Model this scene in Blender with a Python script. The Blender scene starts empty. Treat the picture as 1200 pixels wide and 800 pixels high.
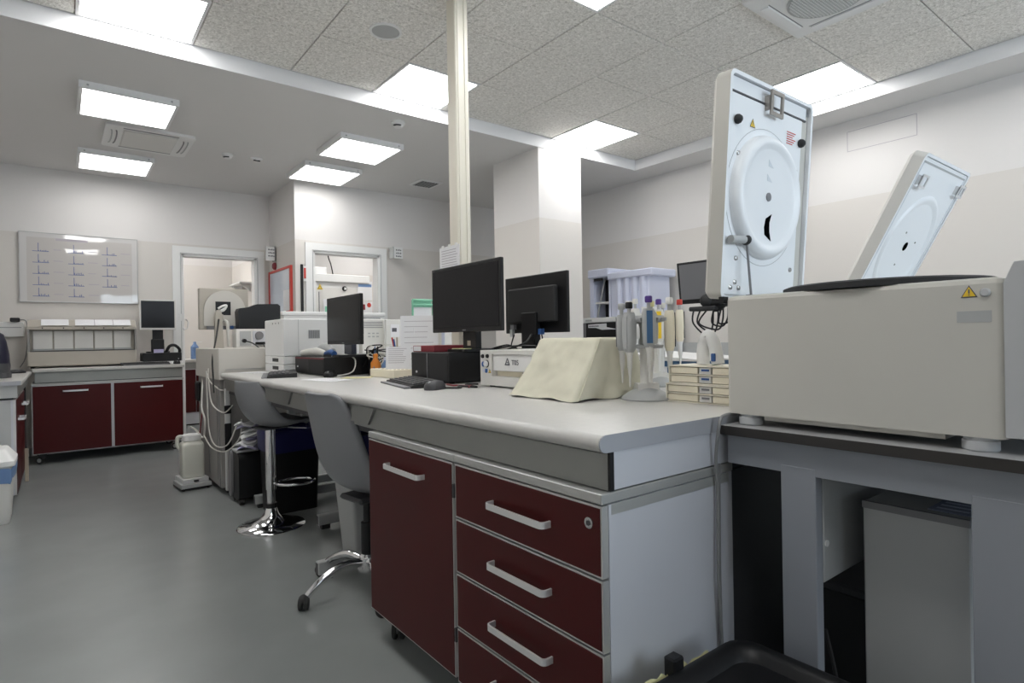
import bpy, bmesh, math, random
from mathutils import Vector, Matrix, noise
random.seed(7)
C = bpy.context.scene.collection
SC = bpy.context.scene
PI = math.pi

# ---------------------------------------------------------------- camera, world, exposure
YAW, ROLL, CAM_Z, FPX = math.radians(37.754), -0.0167, 1.112, 686.6
fw = Vector((math.sin(YAW), math.cos(YAW), 0)); rt = Vector((math.cos(YAW), -math.sin(YAW), 0)); up = Vector((0, 0, 1))
ea = rt * math.cos(ROLL) + up * math.sin(ROLL); eu = up * math.cos(ROLL) - rt * math.sin(ROLL)
cd = bpy.data.cameras.new('camera'); cam = bpy.data.objects.new('camera', cd); C.objects.link(cam)
cd.sensor_width = 36; cd.lens = FPX / 1200 * 36; cd.shift_y = -3.54 / 1200; cd.clip_start = 0.02
cam.matrix_world = Matrix(((ea.x, eu.x, -fw.x, 0), (ea.y, eu.y, -fw.y, 0), (ea.z, eu.z, -fw.z, CAM_Z), (0, 0, 0, 1)))
SC.camera = cam
w = bpy.data.worlds.new('overcast_sky'); SC.world = w; w.use_nodes = True
bg = w.node_tree.nodes['Background']; bg.inputs[0].default_value = (0.77, 0.89, 1.0, 1); bg.inputs[1].default_value = 4.6
vs = SC.view_settings
vs.view_transform = 'Standard'; vs.look = 'None'; vs.exposure = 0.48; vs.gamma = 1.0; vs.use_curve_mapping = False
LAMP = 9.0          # radiance of the ceiling panels
# the daylight enters through the window behind the camera: a portal guides its sampling
pl = bpy.data.lights.new('window_portal', 'AREA'); pl.shape = 'RECTANGLE'; pl.size = 3.6; pl.size_y = 1.48; pl.cycles.is_portal = True
po = bpy.data.objects.new('window_portal', pl); C.objects.link(po); po.location = (2.6, -2.52, 1.69); po.rotation_euler = (PI / 2, 0, 0)

# ---------------------------------------------------------------- materials
M = {}
def mat(name, col, rough=0.5, metal=0.0, nscale=0, namt=0.0, bump=0.0, bscale=200, spec=0.5, emit=0, coat=0, alpha=None, trans=0):
    m = bpy.data.materials.new(name); m.use_nodes = True; nt = m.node_tree; b = nt.nodes['Principled BSDF']
    b.inputs['Base Color'].default_value = (*col, 1); b.inputs['Roughness'].default_value = rough; b.inputs['Metallic'].default_value = metal
    b.inputs['Specular IOR Level'].default_value = spec; b.inputs['Coat Weight'].default_value = coat
    b.inputs['Transmission Weight'].default_value = trans
    if emit:
        b.inputs['Emission Color'].default_value = (*col, 1); b.inputs['Emission Strength'].default_value = emit
    tc = None
    if namt:
        tc = nt.nodes.new('ShaderNodeTexCoord'); nz = nt.nodes.new('ShaderNodeTexNoise'); nz.inputs['Scale'].default_value = nscale; nz.inputs['Detail'].default_value = 4
        nt.links.new(tc.outputs['Object'], nz.inputs['Vector'])
        r = nt.nodes.new('ShaderNodeValToRGB'); r.color_ramp.elements[0].position = .3; r.color_ramp.elements[1].position = .7
        r.color_ramp.elements[0].color = (*[c * (1 - namt) for c in col], 1); r.color_ramp.elements[1].color = (*[min(1, c * (1 + namt)) for c in col], 1)
        nt.links.new(nz.outputs['Fac'], r.inputs['Fac']); nt.links.new(r.outputs['Color'], b.inputs['Base Color'])
    if bump:
        tc = tc or nt.nodes.new('ShaderNodeTexCoord'); n2 = nt.nodes.new('ShaderNodeTexNoise'); n2.inputs['Scale'].default_value = bscale; n2.inputs['Detail'].default_value = 3
        nt.links.new(tc.outputs['Object'], n2.inputs['Vector']); bp = nt.nodes.new('ShaderNodeBump'); bp.inputs['Strength'].default_value = bump; bp.inputs['Distance'].default_value = .004
        nt.links.new(n2.outputs['Fac'], bp.inputs['Height']); nt.links.new(bp.outputs['Normal'], b.inputs['Normal'])
    M[name] = m
    return m
def two_tone(name, lo, hi, zsplit):          # wall paint: a warmer dado below, whiter paint above
    m = mat(name, hi, .7, bump=.03, bscale=60, spec=.3); nt = m.node_tree; b = nt.nodes['Principled BSDF']
    g = nt.nodes.new('ShaderNodeNewGeometry'); s = nt.nodes.new('ShaderNodeSeparateXYZ'); nt.links.new(g.outputs['Position'], s.inputs[0])
    c = nt.nodes.new('ShaderNodeMath'); c.operation = 'GREATER_THAN'; c.inputs[1].default_value = zsplit; nt.links.new(s.outputs['Z'], c.inputs[0])
    x = nt.nodes.new('ShaderNodeMix'); x.data_type = 'RGBA'; x.inputs[6].default_value = (*lo, 1); x.inputs[7].default_value = (*hi, 1)
    nt.links.new(c.outputs[0], x.inputs[0]); nt.links.new(x.outputs[2], b.inputs['Base Color'])
two_tone('wall', (.675, .645, .61), (.74, .72, .705), 2.27)
mat('ceil', (.71, .70, .69), .75, spec=.2)
mat('soffit', (.78, .78, .79), .7, spec=.2)
def tile_mat():
    m = mat('tile', (.5, .48, .45), .95, spec=.1, bump=.5, bscale=120); nt = m.node_tree; b = nt.nodes['Principled BSDF']
    tc = nt.nodes.new('ShaderNodeTexCoord'); a = nt.nodes.new('ShaderNodeTexNoise'); a.inputs['Scale'].default_value = 55; a.inputs['Detail'].default_value = 6; a.inputs['Roughness'].default_value = .75; a.inputs['Distortion'].default_value = 1.2
    nt.links.new(tc.outputs['Object'], a.inputs['Vector'])
    r = nt.nodes.new('ShaderNodeValToRGB'); e = r.color_ramp.elements; e[0].position = .32; e[0].color = (.46, .44, .40, 1); e[1].position = .60; e[1].color = (.95, .93, .89, 1)
    nt.links.new(a.outputs['Fac'], r.inputs['Fac']); nt.links.new(r.outputs['Color'], b.inputs['Base Color'])
tile_mat()
mat('grid', (.16, .13, .12), .8)
mat('floor', (.24, .253, .25), .22, nscale=3, namt=.05, bump=.02, bscale=25, spec=.45)
mat('trimwhite', (.80, .80, .79), .45)
mat('lamp', (1, .992, .978), .5, emit=LAMP * 1.1)
mat('lamplow', (1, .992, .978), .5, emit=LAMP * .72)
mat('lampframe', (.80, .80, .80), .5)
mat('white', (.78, .78, .77), .45)
mat('offwhite', (.70, .69, .66), .5)
mat('lidmark', (.66, .70, .74), .4)
mat('lidwhite', (.83, .85, .87), .35)
mat('beige', (.44, .405, .35), .5, nscale=4, namt=.03)
mat('beigelight', (.58, .555, .51), .5)
mat('centbeige', (.56, .545, .50), .42, nscale=3, namt=.02, bump=.04, bscale=400)
mat('centgrey', (.47, .48, .49), .45)
mat('cream', (.84, .78, .62), .5)
mat('racktaupe', (.27, .26, .25), .5)
mat('creampost', (.74, .70, .60), .4)
mat('worktop', (.54, .53, .51), .32, nscale=40, namt=.03)
mat('lip', (.58, .575, .57), .3)
mat('edgeband', (.36, .37, .40), .45)
mat('alu', (.31, .315, .30), .42, metal=.5, nscale=8, namt=.03)
mat('panel', (.55, .56, .60), .45)
mat('silver', (.78, .78, .78), .38, metal=.55)
mat('chrome', (.75, .75, .76), .07, metal=1)
mat('latch', (.34, .31, .28), .35, metal=.6)
mat('steel', (.55, .55, .55), .25, metal=.9)
mat('maroon', (.060, .0058, .0062), .38, nscale=6, namt=.05, spec=.22)
mat('black', (.010, .010, .011), .42, spec=.35)
mat('blackmatte', (.02, .02, .021), .7)
mat('darkgrey', (.05, .05, .055), .5)
mat('midgrey', (.19, .19, .20), .5)
mat('ltgrey', (.42, .43, .43), .5)
mat('chairgrey', (.235, .24, .255), .42, spec=.4)
mat('screen', (.010, .010, .012), .25, spec=.25)
mat('void', (.003, .003, .003), .9, spec=0)
mat('screenlit', (.17, .17, .18), .3)
mat('tablegrey', (.27, .285, .315), .5)
mat('tabletop', (.33, .33, .335), .4)
mat('tableedge', (.025, .022, .02), .5)
mat('cloth', (.70, .675, .55), .9, nscale=9, namt=.07, bump=.25, bscale=350, spec=.1)
mat('paper', (.78, .78, .80), .8)
mat('ink', (.10, .10, .12), .8)
mat('inkblue', (.16, .19, .36), .8)
mat('inkpale', (.45, .42, .46), .8)
mat('yellow', (.80, .55, .03), .5)
mat('paleyellow', (.72, .68, .36), .8)
mat('red', (.55, .045, .03), .5)
mat('darkred', (.22, .02, .03), .5)
mat('blue', (.03, .10, .30), .5)
mat('bluedev', (.05, .13, .26), .45)
mat('lavender', (.60, .63, .76), .45)
mat('lilac', (.50, .47, .68), .7)
mat('navybag', (.012, .012, .10), .35)
mat('bluebag', (.16, .27, .50), .3)
mat('purple', (.07, .03, .22), .5)
mat('kettle', (.012, .012, .03), .35, spec=.3)
mat('offcream', (.88, .84, .71), .5)
mat('cardblue', (.22, .25, .36), .6)
mat('lampfill', (1, .992, .978), .5, emit=LAMP * .95)
mat('orange', (.75, .25, .03), .5)
mat('green', (.25, .60, .42), .5)
mat('wood', (.42, .36, .28), .6)
mat('jug', (.60, .60, .54), .4, spec=.4)
mat('rubber', (.03, .03, .03), .8)
mat('board', (.62, .61, .60), .03, spec=.7, bump=.35, bscale=2.2)
mat('poster', (.56, .535, .515), .03, spec=.7, bump=.35, bscale=2.2)
mat('glassy', (.60, .66, .75), .06, spec=.6)
mat('cablew', (.62, .61, .57), .5)
mat('cableg', (.22, .22, .22), .5)

# ---------------------------------------------------------------- geometry helpers
class MB:
    def __init__(s, t=None):
        s.bm = bmesh.new(); s.off = Vector((0, 0, 0))
        if t is not None:
            while t.parent: t = t.parent
            s.off = -t.location.copy()
    def _fin(s, vs, mtx=None):
        for v in vs:
            if mtx: v.co = mtx @ v.co
            v.co += s.off
    def box(s, x0, y0, z0, x1, y1, z1, bev=0, seg=1, mtx=None):
        r = bmesh.ops.create_cube(s.bm, size=1); vs = r['verts']
        for v in vs: v.co = Vector(((x0 + x1) / 2 + v.co.x * abs(x1 - x0), (y0 + y1) / 2 + v.co.y * abs(y1 - y0), (z0 + z1) / 2 + v.co.z * abs(z1 - z0)))
        if bev:
            es = list({e for v in vs for e in v.link_edges})
            r = bmesh.ops.bevel(s.bm, geom=es, offset=bev, segments=seg, profile=.5, affect='EDGES')
            vs = list({v for f in r['faces'] for v in f.verts} | {v for v in vs if v.is_valid})
        s._fin(vs, mtx); return s
    def poly(s, pts, mtx=None):
        vs = [s.bm.verts.new(p) for p in pts]; s.bm.faces.new(vs); s._fin(vs, mtx); return s
    def prism(s, pts, axis, a, b, mtx=None):        # 2-D outline extruded along an axis; pts are the two other coordinates in xyz order
        def mk(p, k):
            return {'x': (k, p[0], p[1]), 'y': (p[0], k, p[1]), 'z': (p[0], p[1], k)}[axis]
        A = [s.bm.verts.new(mk(p, a)) for p in pts]; B = [s.bm.verts.new(mk(p, b)) for p in pts]; n = len(pts)
        s.bm.faces.new(A); s.bm.faces.new(B[::-1])
        for i in range(n): s.bm.faces.new((A[i], B[i], B[(i + 1) % n], A[(i + 1) % n]))
        s._fin(A + B, mtx); return s
    def loft(s, rings, cap=True, closed=True, mtx=None):
        R = [[s.bm.verts.new(p) for p in r] for r in rings]; n = len(R[0])
        for a, b in zip(R, R[1:]):
            for i in range(n if closed else n - 1): s.bm.faces.new((a[i], a[(i + 1) % n], b[(i + 1) % n], b[i]))
        if cap: s.bm.faces.new(R[0][::-1]); s.bm.faces.new(R[-1])
        s._fin([v for r in R for v in r], mtx); return s
    def lathe(s, prof, c=(0, 0, 0), n=24, mtx=None, cap=True, sx=1, sy=1):
        return s.loft([[(c[0] + r * math.cos(2 * PI * i / n) * sx, c[1] + r * math.sin(2 * PI * i / n) * sy, c[2] + z) for i in range(n)] for r, z in prof], cap, True, mtx)
    def cyl(s, p, q, r, n=12, r2=None):
        p, q = Vector(p), Vector(q); d = (q - p); L = d.length; m = Matrix.Translation(p) @ d.to_track_quat('Z', 'Y').to_matrix().to_4x4()
        return s.lathe([(r, 0), (r if r2 is None else r2, L)], n=n, mtx=m)
    def tube(s, pts, r, n=6, sub=6, smooth=True):
        P = [Vector(p) for p in pts]
        if smooth and len(P) > 2:
            Q = []
            for i in range(len(P) - 1):
                a, b, c, d = P[max(i - 1, 0)], P[i], P[i + 1], P[min(i + 2, len(P) - 1)]
                for k in range(sub):
                    t = k / sub
                    Q.append(.5 * ((2 * b) + (c - a) * t + (2 * a - 5 * b + 4 * c - d) * t * t + (3 * b - a - 3 * c + d) * t ** 3))
            Q.append(P[-1]); P = Q
        rings = []; nrm = None
        for i, p in enumerate(P):
            d = (P[min(i + 1, len(P) - 1)] - P[max(i - 1, 0)]).normalized()
            if nrm is None: nrm = d.orthogonal().normalized()
            nrm = (nrm - d * nrm.dot(d)).normalized(); bn = d.cross(nrm)
            rr = r(i / (len(P) - 1)) if callable(r) else r
            rings.append([p + (nrm * math.cos(2 * PI * k / n) + bn * math.sin(2 * PI * k / n)) * rr for k in range(n)])
        return s.loft(rings)
    def sphere(s, c, r, sx=1, sy=1, sz=1, n=12):
        v = bmesh.ops.create_uvsphere(s.bm, u_segments=n, v_segments=max(6, n // 2 + 2), radius=r)['verts']
        for q in v: q.co = Vector((q.co.x * sx + c[0], q.co.y * sy + c[1], q.co.z * sz + c[2]))
        s._fin(v); return s
    def build(s, name, m, parent=None, smooth=False, angle=35):
        bmesh.ops.recalc_face_normals(s.bm, faces=s.bm.faces)
        me = bpy.data.meshes.new(name); s.bm.to_mesh(me); s.bm.free(); me.materials.append(M[m])
        if smooth:
            me.polygons.foreach_set('use_smooth', [True] * len(me.polygons))
            try: me.set_sharp_from_angle(angle=math.radians(angle))
            except Exception: pass
        o = bpy.data.objects.new(name, me); C.objects.link(o)
        if parent is not None: o.parent = parent
        return o
def rrect(x0, y0, x1, y1, r, n=4):
    P = []
    for cx, cy, a in ((x1 - r, y1 - r, 0), (x0 + r, y1 - r, 90), (x0 + r, y0 + r, 180), (x1 - r, y0 + r, 270)):
        for k in range(n + 1):
            t = math.radians(a + 90 * k / n); P.append((cx + r * math.cos(t), cy + r * math.sin(t)))
    return P
def tag(o, label, cat, group=None, kind=None):
    o['label'] = label; o['category'] = cat
    if group: o['group'] = group
    if kind: o['kind'] = kind
    return o
def thing(name, label, cat, loc=(0, 0, 0), rz=0, group=None):
    o = bpy.data.objects.new(name, None); C.objects.link(o); o.location = loc; o.rotation_euler = (0, 0, rz); o.empty_display_size = .05
    return tag(o, label, cat, group)
def struct(name, mb, m, parent=None, smooth=False):
    o = mb.build(name, m, parent, smooth)
    if parent is None: o['kind'] = 'structure'
    return o
def dup(root, loc=None, rz=None, label=None, group=None):
    def cp(o, p):
        c = o.copy(); C.objects.link(c); c.parent = p
        for ch in o.children: cp(ch, c)
        return c
    r = cp(root, None)
    if loc is not None: r.location = loc
    if rz is not None: r.rotation_euler = (0, 0, rz)
    if label: r['label'] = label
    if group: r['group'] = group
    return r
def text(parent, s, size, loc, rot, m, name='lettering', t=None, bold=False, align='CENTER'):
    cu = bpy.data.curves.new(name, 'FONT'); cu.body = s; cu.size = size; cu.align_x = align; cu.align_y = 'CENTER'; cu.extrude = .0004
    if bold: cu.offset = size * .008
    tmp = bpy.data.objects.new(name, cu); C.objects.link(tmp)
    bpy.context.view_layer.update()
    me = bpy.data.meshes.new_from_object(tmp.evaluated_get(bpy.context.evaluated_depsgraph_get()))
    bpy.data.objects.remove(tmp)
    off = Vector((0, 0, 0))
    q = parent
    while q.parent: q = q.parent
    mtx = Matrix.Translation(Vector(loc) - (q.location if t else off)) @ rot
    me.transform(mtx); me.materials.clear(); me.materials.append(M[m])
    o = bpy.data.objects.new(name, me); C.objects.link(o); o.parent = parent
    return o
FACE_NX = Matrix(((0, 0, -1, 0), (-1, 0, 0, 0), (0, 1, 0, 0), (0, 0, 0, 1)))   # text read on a face looking to -X
FACE_NY = Matrix(((1, 0, 0, 0), (0, 0, -1, 0), (0, 1, 0, 0), (0, 0, 0, 1)))    # text read on a face looking to -Y

# ---------------------------------------------------------------- room shell
ZC, ZR = 2.945, 3.055           # low ceiling, raised tiled ceiling
XL, XR, YB, YF = -1.05, 5.44, 7.70, -2.60
SX, SY, SYF = 5.065, 4.27, -2.0     # soffit edges of the raised bay
struct('floor', MB().box(XL - .3, YF - .2, -.1, XR + .2, 10.2, 0), 'floor')
struct('wall_left', MB().box(XL - .15, YF, 0, XL, YB, ZR + .1), 'wall')
struct('wall_right', MB().box(XR, YF - .2, 0, XR + .15, 10.0, ZR + .1), 'wall')
# back wall with the doorway, stepped wall, second wall with its doorway
D1, D2 = (1.135, 1.96, 2.155), (2.32, 3.14, 2.155)
m = MB().box(XL - .15, YB, 0, D1[0], YB + .12, ZR); m.box(D1[1], YB, 0, 2.12, YB + .12, ZR); m.box(D1[0], YB, D1[2], D1[1], YB + .12, ZR)
struct('wall_back', m, 'wall')
struct('wall_step', MB().box(2.12, 6.70, 0, 2.24, 10.0, ZR), 'wall')
m = MB().box(2.24, 6.70, 0, D2[0], 6.82, ZR); m.box(D2[1], 6.70, 0, XR, 6.82, ZR); m.box(D2[0], 6.70, D2[2], D2[1], 6.82, ZR)
struct('wall_middle', m, 'wall')
struct('wall_rear_rooms', MB().box(XL - .15, 9.70, 0, XR, 9.85, ZR), 'wall')
struct('wall_store', MB().box(.2, YB + .12, 0, .32, 9.70, ZR), 'wall')
# wall behind the camera, with the window
WX0, WX1, WZ0, WZ1 = .8, 4.4, .95, 2.43
m = MB().box(XL - .15, YF - .15, 0, WX0, YF, ZR + .1); m.box(WX1, YF - .15, 0, XR, YF, ZR + .1); m.box(WX0, YF - .15, 0, WX1, YF, WZ0); m.box(WX0, YF - .15, WZ1, WX1, YF, ZR + .1)
struct('wall_front', m, 'wall')
m = MB()
for k in range(4):
    xx = WX0 + (WX1 - WX0 - .06) * k / 3; m.box(xx, YF - .1, WZ0, xx + .06, YF - .04, WZ1)
m.box(WX0, YF - .1, WZ0, WX1, YF - .04, WZ0 + .06).box(WX0, YF - .1, WZ1 - .06, WX1, YF - .04, WZ1)
struct('window_1', m, 'trimwhite')
struct('column_pier', MB().box(3.66, SY, 0, 4.225, 5.0, ZR), 'wall')
# ceilings
m = MB()
m.box(XL - .15, SY, ZC, XR, 10.0, ZR + .12)
m.box(SX, YF - .2, ZC, XR, SY, ZR + .12); m.box(XL - .15, YF - .2, ZC, XL + .2, SY, ZR + .12); m.box(XL + .2, YF - .2, ZC, SX, SYF, ZR + .12)
struct('ceiling', m, 'ceil')
deck = struct('ceiling_deck', MB().box(XL, YF, ZR + .03, SX + .02, SY + .02, ZR + .12), 'grid')
m = MB().box(XL + .2, SY - .004, ZC - .001, SX, SY + .002, ZR - .002)
m.box(SX - .004, SYF, ZC - .001, SX + .002, SY, ZR - .002)
struct('trim_1', m, 'soffit')
# ceiling tiles on a 0.62 x 0.61 grid, 8 mm joints
GX = [5.06 - .62 * k for k in range(10)]; GY = [4.268 - .607 * k for k in range(11)]
LIT = {(0.10, 3.661), (1.96, 3.661), (3.82, 3.661), (4.44, 1.84), (1.96, 1.84), (.10, 1.84), (.10, .019), (4.44, .019)}
def close(a, b): return abs(a - b) < .05
lit_cells, ac_cell = [], None
tile_me = None
for i in range(9):
    for j in range(10):
        x1, y1 = GX[i], GY[j]; x0, y0 = GX[i + 1], GY[j + 1]
        if y0 < SYF: continue
        if any(close(x0, a) and close(y0, b) for a, b in LIT): lit_cells.append((x0, y0, x1, y1)); continue
        if close(x0, 3.20) and close(y0, 1.233): ac_cell = (x0, y0, x1, y1); continue
        if tile_me is None:
            o = MB().box(-.307, -.3005, 0, .307, .3005, .018, .003).build('tile', 'tile', deck); tile_me = o.data
        else:
            o = bpy.data.objects.new('tile', tile_me); C.objects.link(o); o.parent = deck
        o.location = ((x0 + x1) / 2, (y0 + y1) / 2, ZR + random.uniform(-.001, .001))
# door frames
def door_frame(name, d, y, yt):
    x0, x1, zt = d
    m = MB()
    m.box(x0 - .09, y - .02, 0, x0, y + .02, zt + .09).box(x1, y - .02, 0, x1 + .09, y + .02, zt + .09).box(x0, y - .02, zt, x1, y + .02, zt + .09)
    o = struct(name, m, 'trimwhite')
    m = MB(); m.box(x0 - .004, y - .004, 0, x0 + .025, yt + .02, zt + .004).box(x1 - .025, y - .004, 0, x1 + .004, yt + .02, zt + .004).box(x0, y - .004, zt - .022, x1, yt + .02, zt + .004)
    m.build('door_lining', 'trimwhite', o)
    m = MB(); m.box(x0 - .012, y - .024, 0, x0 - .006, y - .0195, zt + .012).box(x1 + .006, y - .024, 0, x1 + .012, y - .0195, zt + .012).box(x0 - .012, y - .024, zt + .006, x1 + .012, y - .0195, zt + .012)
    m.build('frame_bead', 'ltgrey', o)
    return o
door_frame('door_1', D1, YB, YB + .12)
door_frame('door_2', D2, 6.70, 6.82)
m = MB().box(XL, YB - .012, 0, D1[0] - .09, YB, .08).box(3.23, 6.688, 0, XR, 6.70, .08)
struct('baseboard_back', m, 'ltgrey')
# access panel outline on the right wall
m = MB(); t = .004
for a in ((1.70, 2.68, 2.22, 2.68 + t), (1.70, 2.85, 2.22, 2.85 + t), (1.70, 2.68, 1.70 + t, 2.85), (2.22, 2.68, 2.22 + t, 2.85)):
    m.box(XR - .0015, a[0], a[1], XR + .001, a[2], a[3])
struct('trim_2', m, 'inkpale')

# ---------------------------------------------------------------- ceiling fittings
def recessed(x0, y0, x1, y1, label, z=ZR, group='recessed panel lights in the tiled bay'):
    t = thing('ceiling_light', label, 'light', ((x0 + x1) / 2, (y0 + y1) / 2, z), 0, group)
    w, d = (x1 - x0) / 2 - .004, (y1 - y0) / 2 - .004
    m = MB(); b = .018
    m.box(-w, -d, -.004, w, -d + b, .02).box(-w, d - b, -.004, w, d, .02).box(-w, -d + b, -.004, -w + b, d - b, .02).box(w - b, -d + b, -.004, w, d - b, .02)
    m.build('frame', 'lampframe', t)
    MB().box(-w + b, -d + b, .002, w - b, d - b, .016).build('diffuser', 'lamp', t)
near = {(.10, 3.661): 'square panel light in the tiled bay above the whiteboard side', (1.96, 3.661): 'square panel light in the tiled bay behind the cream post',
        (3.82, 3.661): 'square panel light in the tiled bay beside the white pier', (4.44, 1.84): 'square panel light in the tiled bay above the upright lid',
        (1.96, 1.84): 'square panel light in the tiled bay between post and air unit', (.10, 1.84): 'square panel light in the tiled bay over the open floor',
        (.10, .019): 'square panel light in the tiled bay at the window end of the room',
        (4.44, .019): 'added panel light out of view in the tiled bay, brightening the right wall'}  # this last panel is an added lamp, out of view, to brighten the right wall
for c in lit_cells:
    recessed(*c, [v for k, v in near.items() if close(k[0], c[0]) and close(k[1], c[1])][0])
def surface(cx, cy, label, w=.305, lamp='lamplow'):
    t = thing('surface_light', label, 'light', (cx, cy, ZC), 0, 'surface mounted panel lights on the low ceiling')
    m = MB(); b = .022; zb = -.05
    m.box(-w, -w, zb, w, -w + b, 0).box(-w, w - b, zb, w, w, 0).box(-w, -w + b, zb, -w + b, w - b, 0).box(w - b, -w + b, zb, w, w - b, 0)
    m.build('frame', 'lampframe', t)
    MB().box(-w + b, -w + b, zb + .004, w - b, w - b, -.01).build('diffuser', lamp, t)
    for sx in (-1, 1):
        m = MB().cyl((sx * (w - .05), -w - .001, -.025), (sx * (w - .05), -w + .002, -.025), .008, 8); m.build('screw', 'ltgrey', t)
surface(.44, 5.30, 'surface panel light beside the slotted air cassette, on its bay side')
surface(.47, 7.00, 'surface panel light between the air cassette and the whiteboard wall')
surface(2.28, 5.25, 'surface panel light beside the pierced round detector')
surface(2.29, 6.22, 'surface panel light against the wall above the second doorway')
for (cx, cy, lab) in ((1.2, 8.7, 'added unseen lamp brightening the small room behind the left doorway'), (3.0, 7.35, 'added unseen lamp brightening the room behind the right doorway'), (.75, 9.36, 'added unseen lamp brightening the counter of the small room'), (4.1, 7.35, 'second added unseen lamp brightening the room behind the right doorway'), (4.1, 9.0, 'added unseen lamp brightening the back of the right-hand room')):
    surface(cx, cy, lab, lamp='lampfill')  # unseen lamps added to make the rooms behind the doorways bright
# air cassette on the low ceiling
t = thing('air_cassette', 'white four-slot air conditioning cassette on the low plaster ceiling', 'air vent', (.66, 6.12, ZC))
m = MB(); m.prism(rrect(-.33, -.33, .33, .33, .04), 'z', -.022, 0); m.build('cover', 'white', t, True)
MB().box(-.20, -.24, -.032, .20, .24, -.0215, .008).build('grille', 'offwhite', t)
MB().box(-.205, -.285, -.0228, .205, -.262, -.0222).build('slot', 'midgrey', t)
MB().box(-.205, .262, -.0228, .205, .285, -.0222).build('slot', 'midgrey', t)
for s in (-1, 1):
    for k in range(2):
        m = MB(); P = [(s * (.25 + .035 * k) + .012 * math.cos(a), .19 * math.sin(a), -.024) for a in [PI * (j / 8 - .5) for j in range(9)]]
        m.tube(P, .006, 5, smooth=False); m.build('slot', 'ltgrey' if k else 'midgrey', t)
# cassette in the tiled bay
x0, y0, x1, y1 = ac_cell
t = thing('air_cassette', 'white air conditioning cassette with round mesh in the tiled ceiling', 'air vent', ((x0 + x1) / 2, (y0 + y1) / 2, ZR))
m = MB(); m.box(-.335, -.33, -.022, .335, .33, .012, .012, 2); m.build('cover', 'white', t)
for a in range(4):
    R = Matrix.Rotation(a * PI / 2, 4, 'Z')
    MB().box(-.20, .235, -.0305, .20, .29, -.0215, .004, mtx=R).build('louvre', 'lampframe', t)
    MB().box(-.205, .228, -.0226, .205, .234, -.0218, mtx=R).build('slot', 'midgrey', t)
m = MB(); m.lathe([(.205, -.022), (.205, -.026), (.19, -.027), (.0, -.028)], n=32, cap=False); m.build('mesh_plate', 'ltgrey', t, True)
m = MB()
for k in range(-11, 12):
    u = k * .0165; h = math.sqrt(max(0, .19 ** 2 - u * u))
    if h > .01:
        m.box(u - .002, -h, -.031, u + .002, h, -.0275); m.box(-h, u - .002, -.031, h, u + .002, -.0275)
m.build('mesh', 'white', t)
# round speaker, detectors, grille
t = thing('ceiling_speaker', 'round grey loudspeaker grille in the tiled ceiling', 'speaker', (1.65, 3.375, ZR))
MB().lathe([(.10, 0.004), (.10, -.008), (.088, -.010), (.085, -.006), (.085, 0.004)], n=32).build('rim', 'white', t, True)
MB().lathe([(.085, -.004), (.06, -.008), (.0, -.010)], n=32, cap=False).build('grille', 'ltgrey', t, True)
def detector(name, label, x, y, r=.055):
    t = thing(name, label, 'smoke detector', (x, y, ZC))
    MB().lathe([(r, 0), (r, -.018), (r * .8, -.022), (r * .8, -.030), (r * .55, -.045), (.001, -.047)], n=20).build('housing', 'white', t, True)
    for k in range(3):
        a = (k - 1) * .5 - 2.2; MB().box(r * .62 - .006, -.011, -.041, r * .80, .011, -.033, mtx=Matrix.Rotation(a, 4, 'Z')).build('slot', 'blackmatte', t)
detector('smoke_detector', 'round white detector with pierced slots next to the soffit', 2.28, 4.46, .06)
detector('smoke_detector', 'round white detector near the slotted air cassette', 1.32, 6.16, .05)
t = thing('emergency_light', 'small oval white emergency fitting on the low plaster ceiling', 'light', (1.58, 6.14, ZC))
MB().lathe([(.06, 0), (.058, -.015), (.03, -.03), (.001, -.032)], n=20, sy=.6).build('housing', 'white', t, True)
MB().box(-.03, -.022, -.0335, .03, -.008, -.024).build('lens', 'blackmatte', t)
t = thing('vent_grille', 'square slatted vent grille in the low ceiling by the post', 'air vent', (3.43, 6.03, ZC))
MB().box(-.15, -.15, -.012, .15, .15, 0, .005).build('plate', 'white', t)
MB().box(-.11, -.11, -.0135, .11, .11, -.0115).build('opening', 'blackmatte', t)
for k in range(7): MB().box(-.11 + .035 * k - .004, -.11, -.018, -.11 + .035 * k + .008, .11, -.013).build('slat', 'ltgrey', t)

# ---------------------------------------------------------------- island bench
XB, YB0, YB1, XB1 = .91, .877, 4.58, 2.71
t = thing('island_bench', 'long pale grey laboratory bench top with rounded front edge on metal frame', 'bench', (XB, YB0, 0))
bench = t
m = MB(t); prof = [(XB + .06, .861), (XB + .012, .861)]
prof += [(XB + .0195 - .0195 * math.sin(a), .8805 - .0195 * math.cos(a)) for a in [PI * k / 8 for k in range(9)]]
prof += [(XB1, .90), (XB1, .861)]
m.prism(prof, 'y', YB0 + .003, YB1); m.build('worktop', 'worktop', t, True, 50)
m = MB(t); pr2 = [(p[0] + (.0015 if p[0] < 1 else 0), p[1]) for p in prof]; m.prism(pr2, 'y', YB0, YB0 + .003); m.build('edge_band', 'edgeband', t)
ap = MB(t).box(.944, .885, .776, .962, YB1 - .01, .861).build('apron', 'alu', t)
MB(t).box(.955, .880, .777, 2.66, .897, .860).build('end_apron', 'panel', t)
MB(t).box(.944, .8785, .776, .9565, .886, .861).build('corner_trim', 'black', t)
MB(t).box(.962, .9, .75, 2.65, YB1 - .02, .80).build('frame_rail', 'darkgrey', t)
for k, (ya, yb) in enumerate(((2.06, 3.0), (3.05, 4.57))):
    m = MB(t); m.prism([(ya, .861), (yb, .861), (yb - .0, .79), (ya + .06, .79)], 'x', .934, .9445); m.build('apron_panel', 'alu', t)
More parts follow.
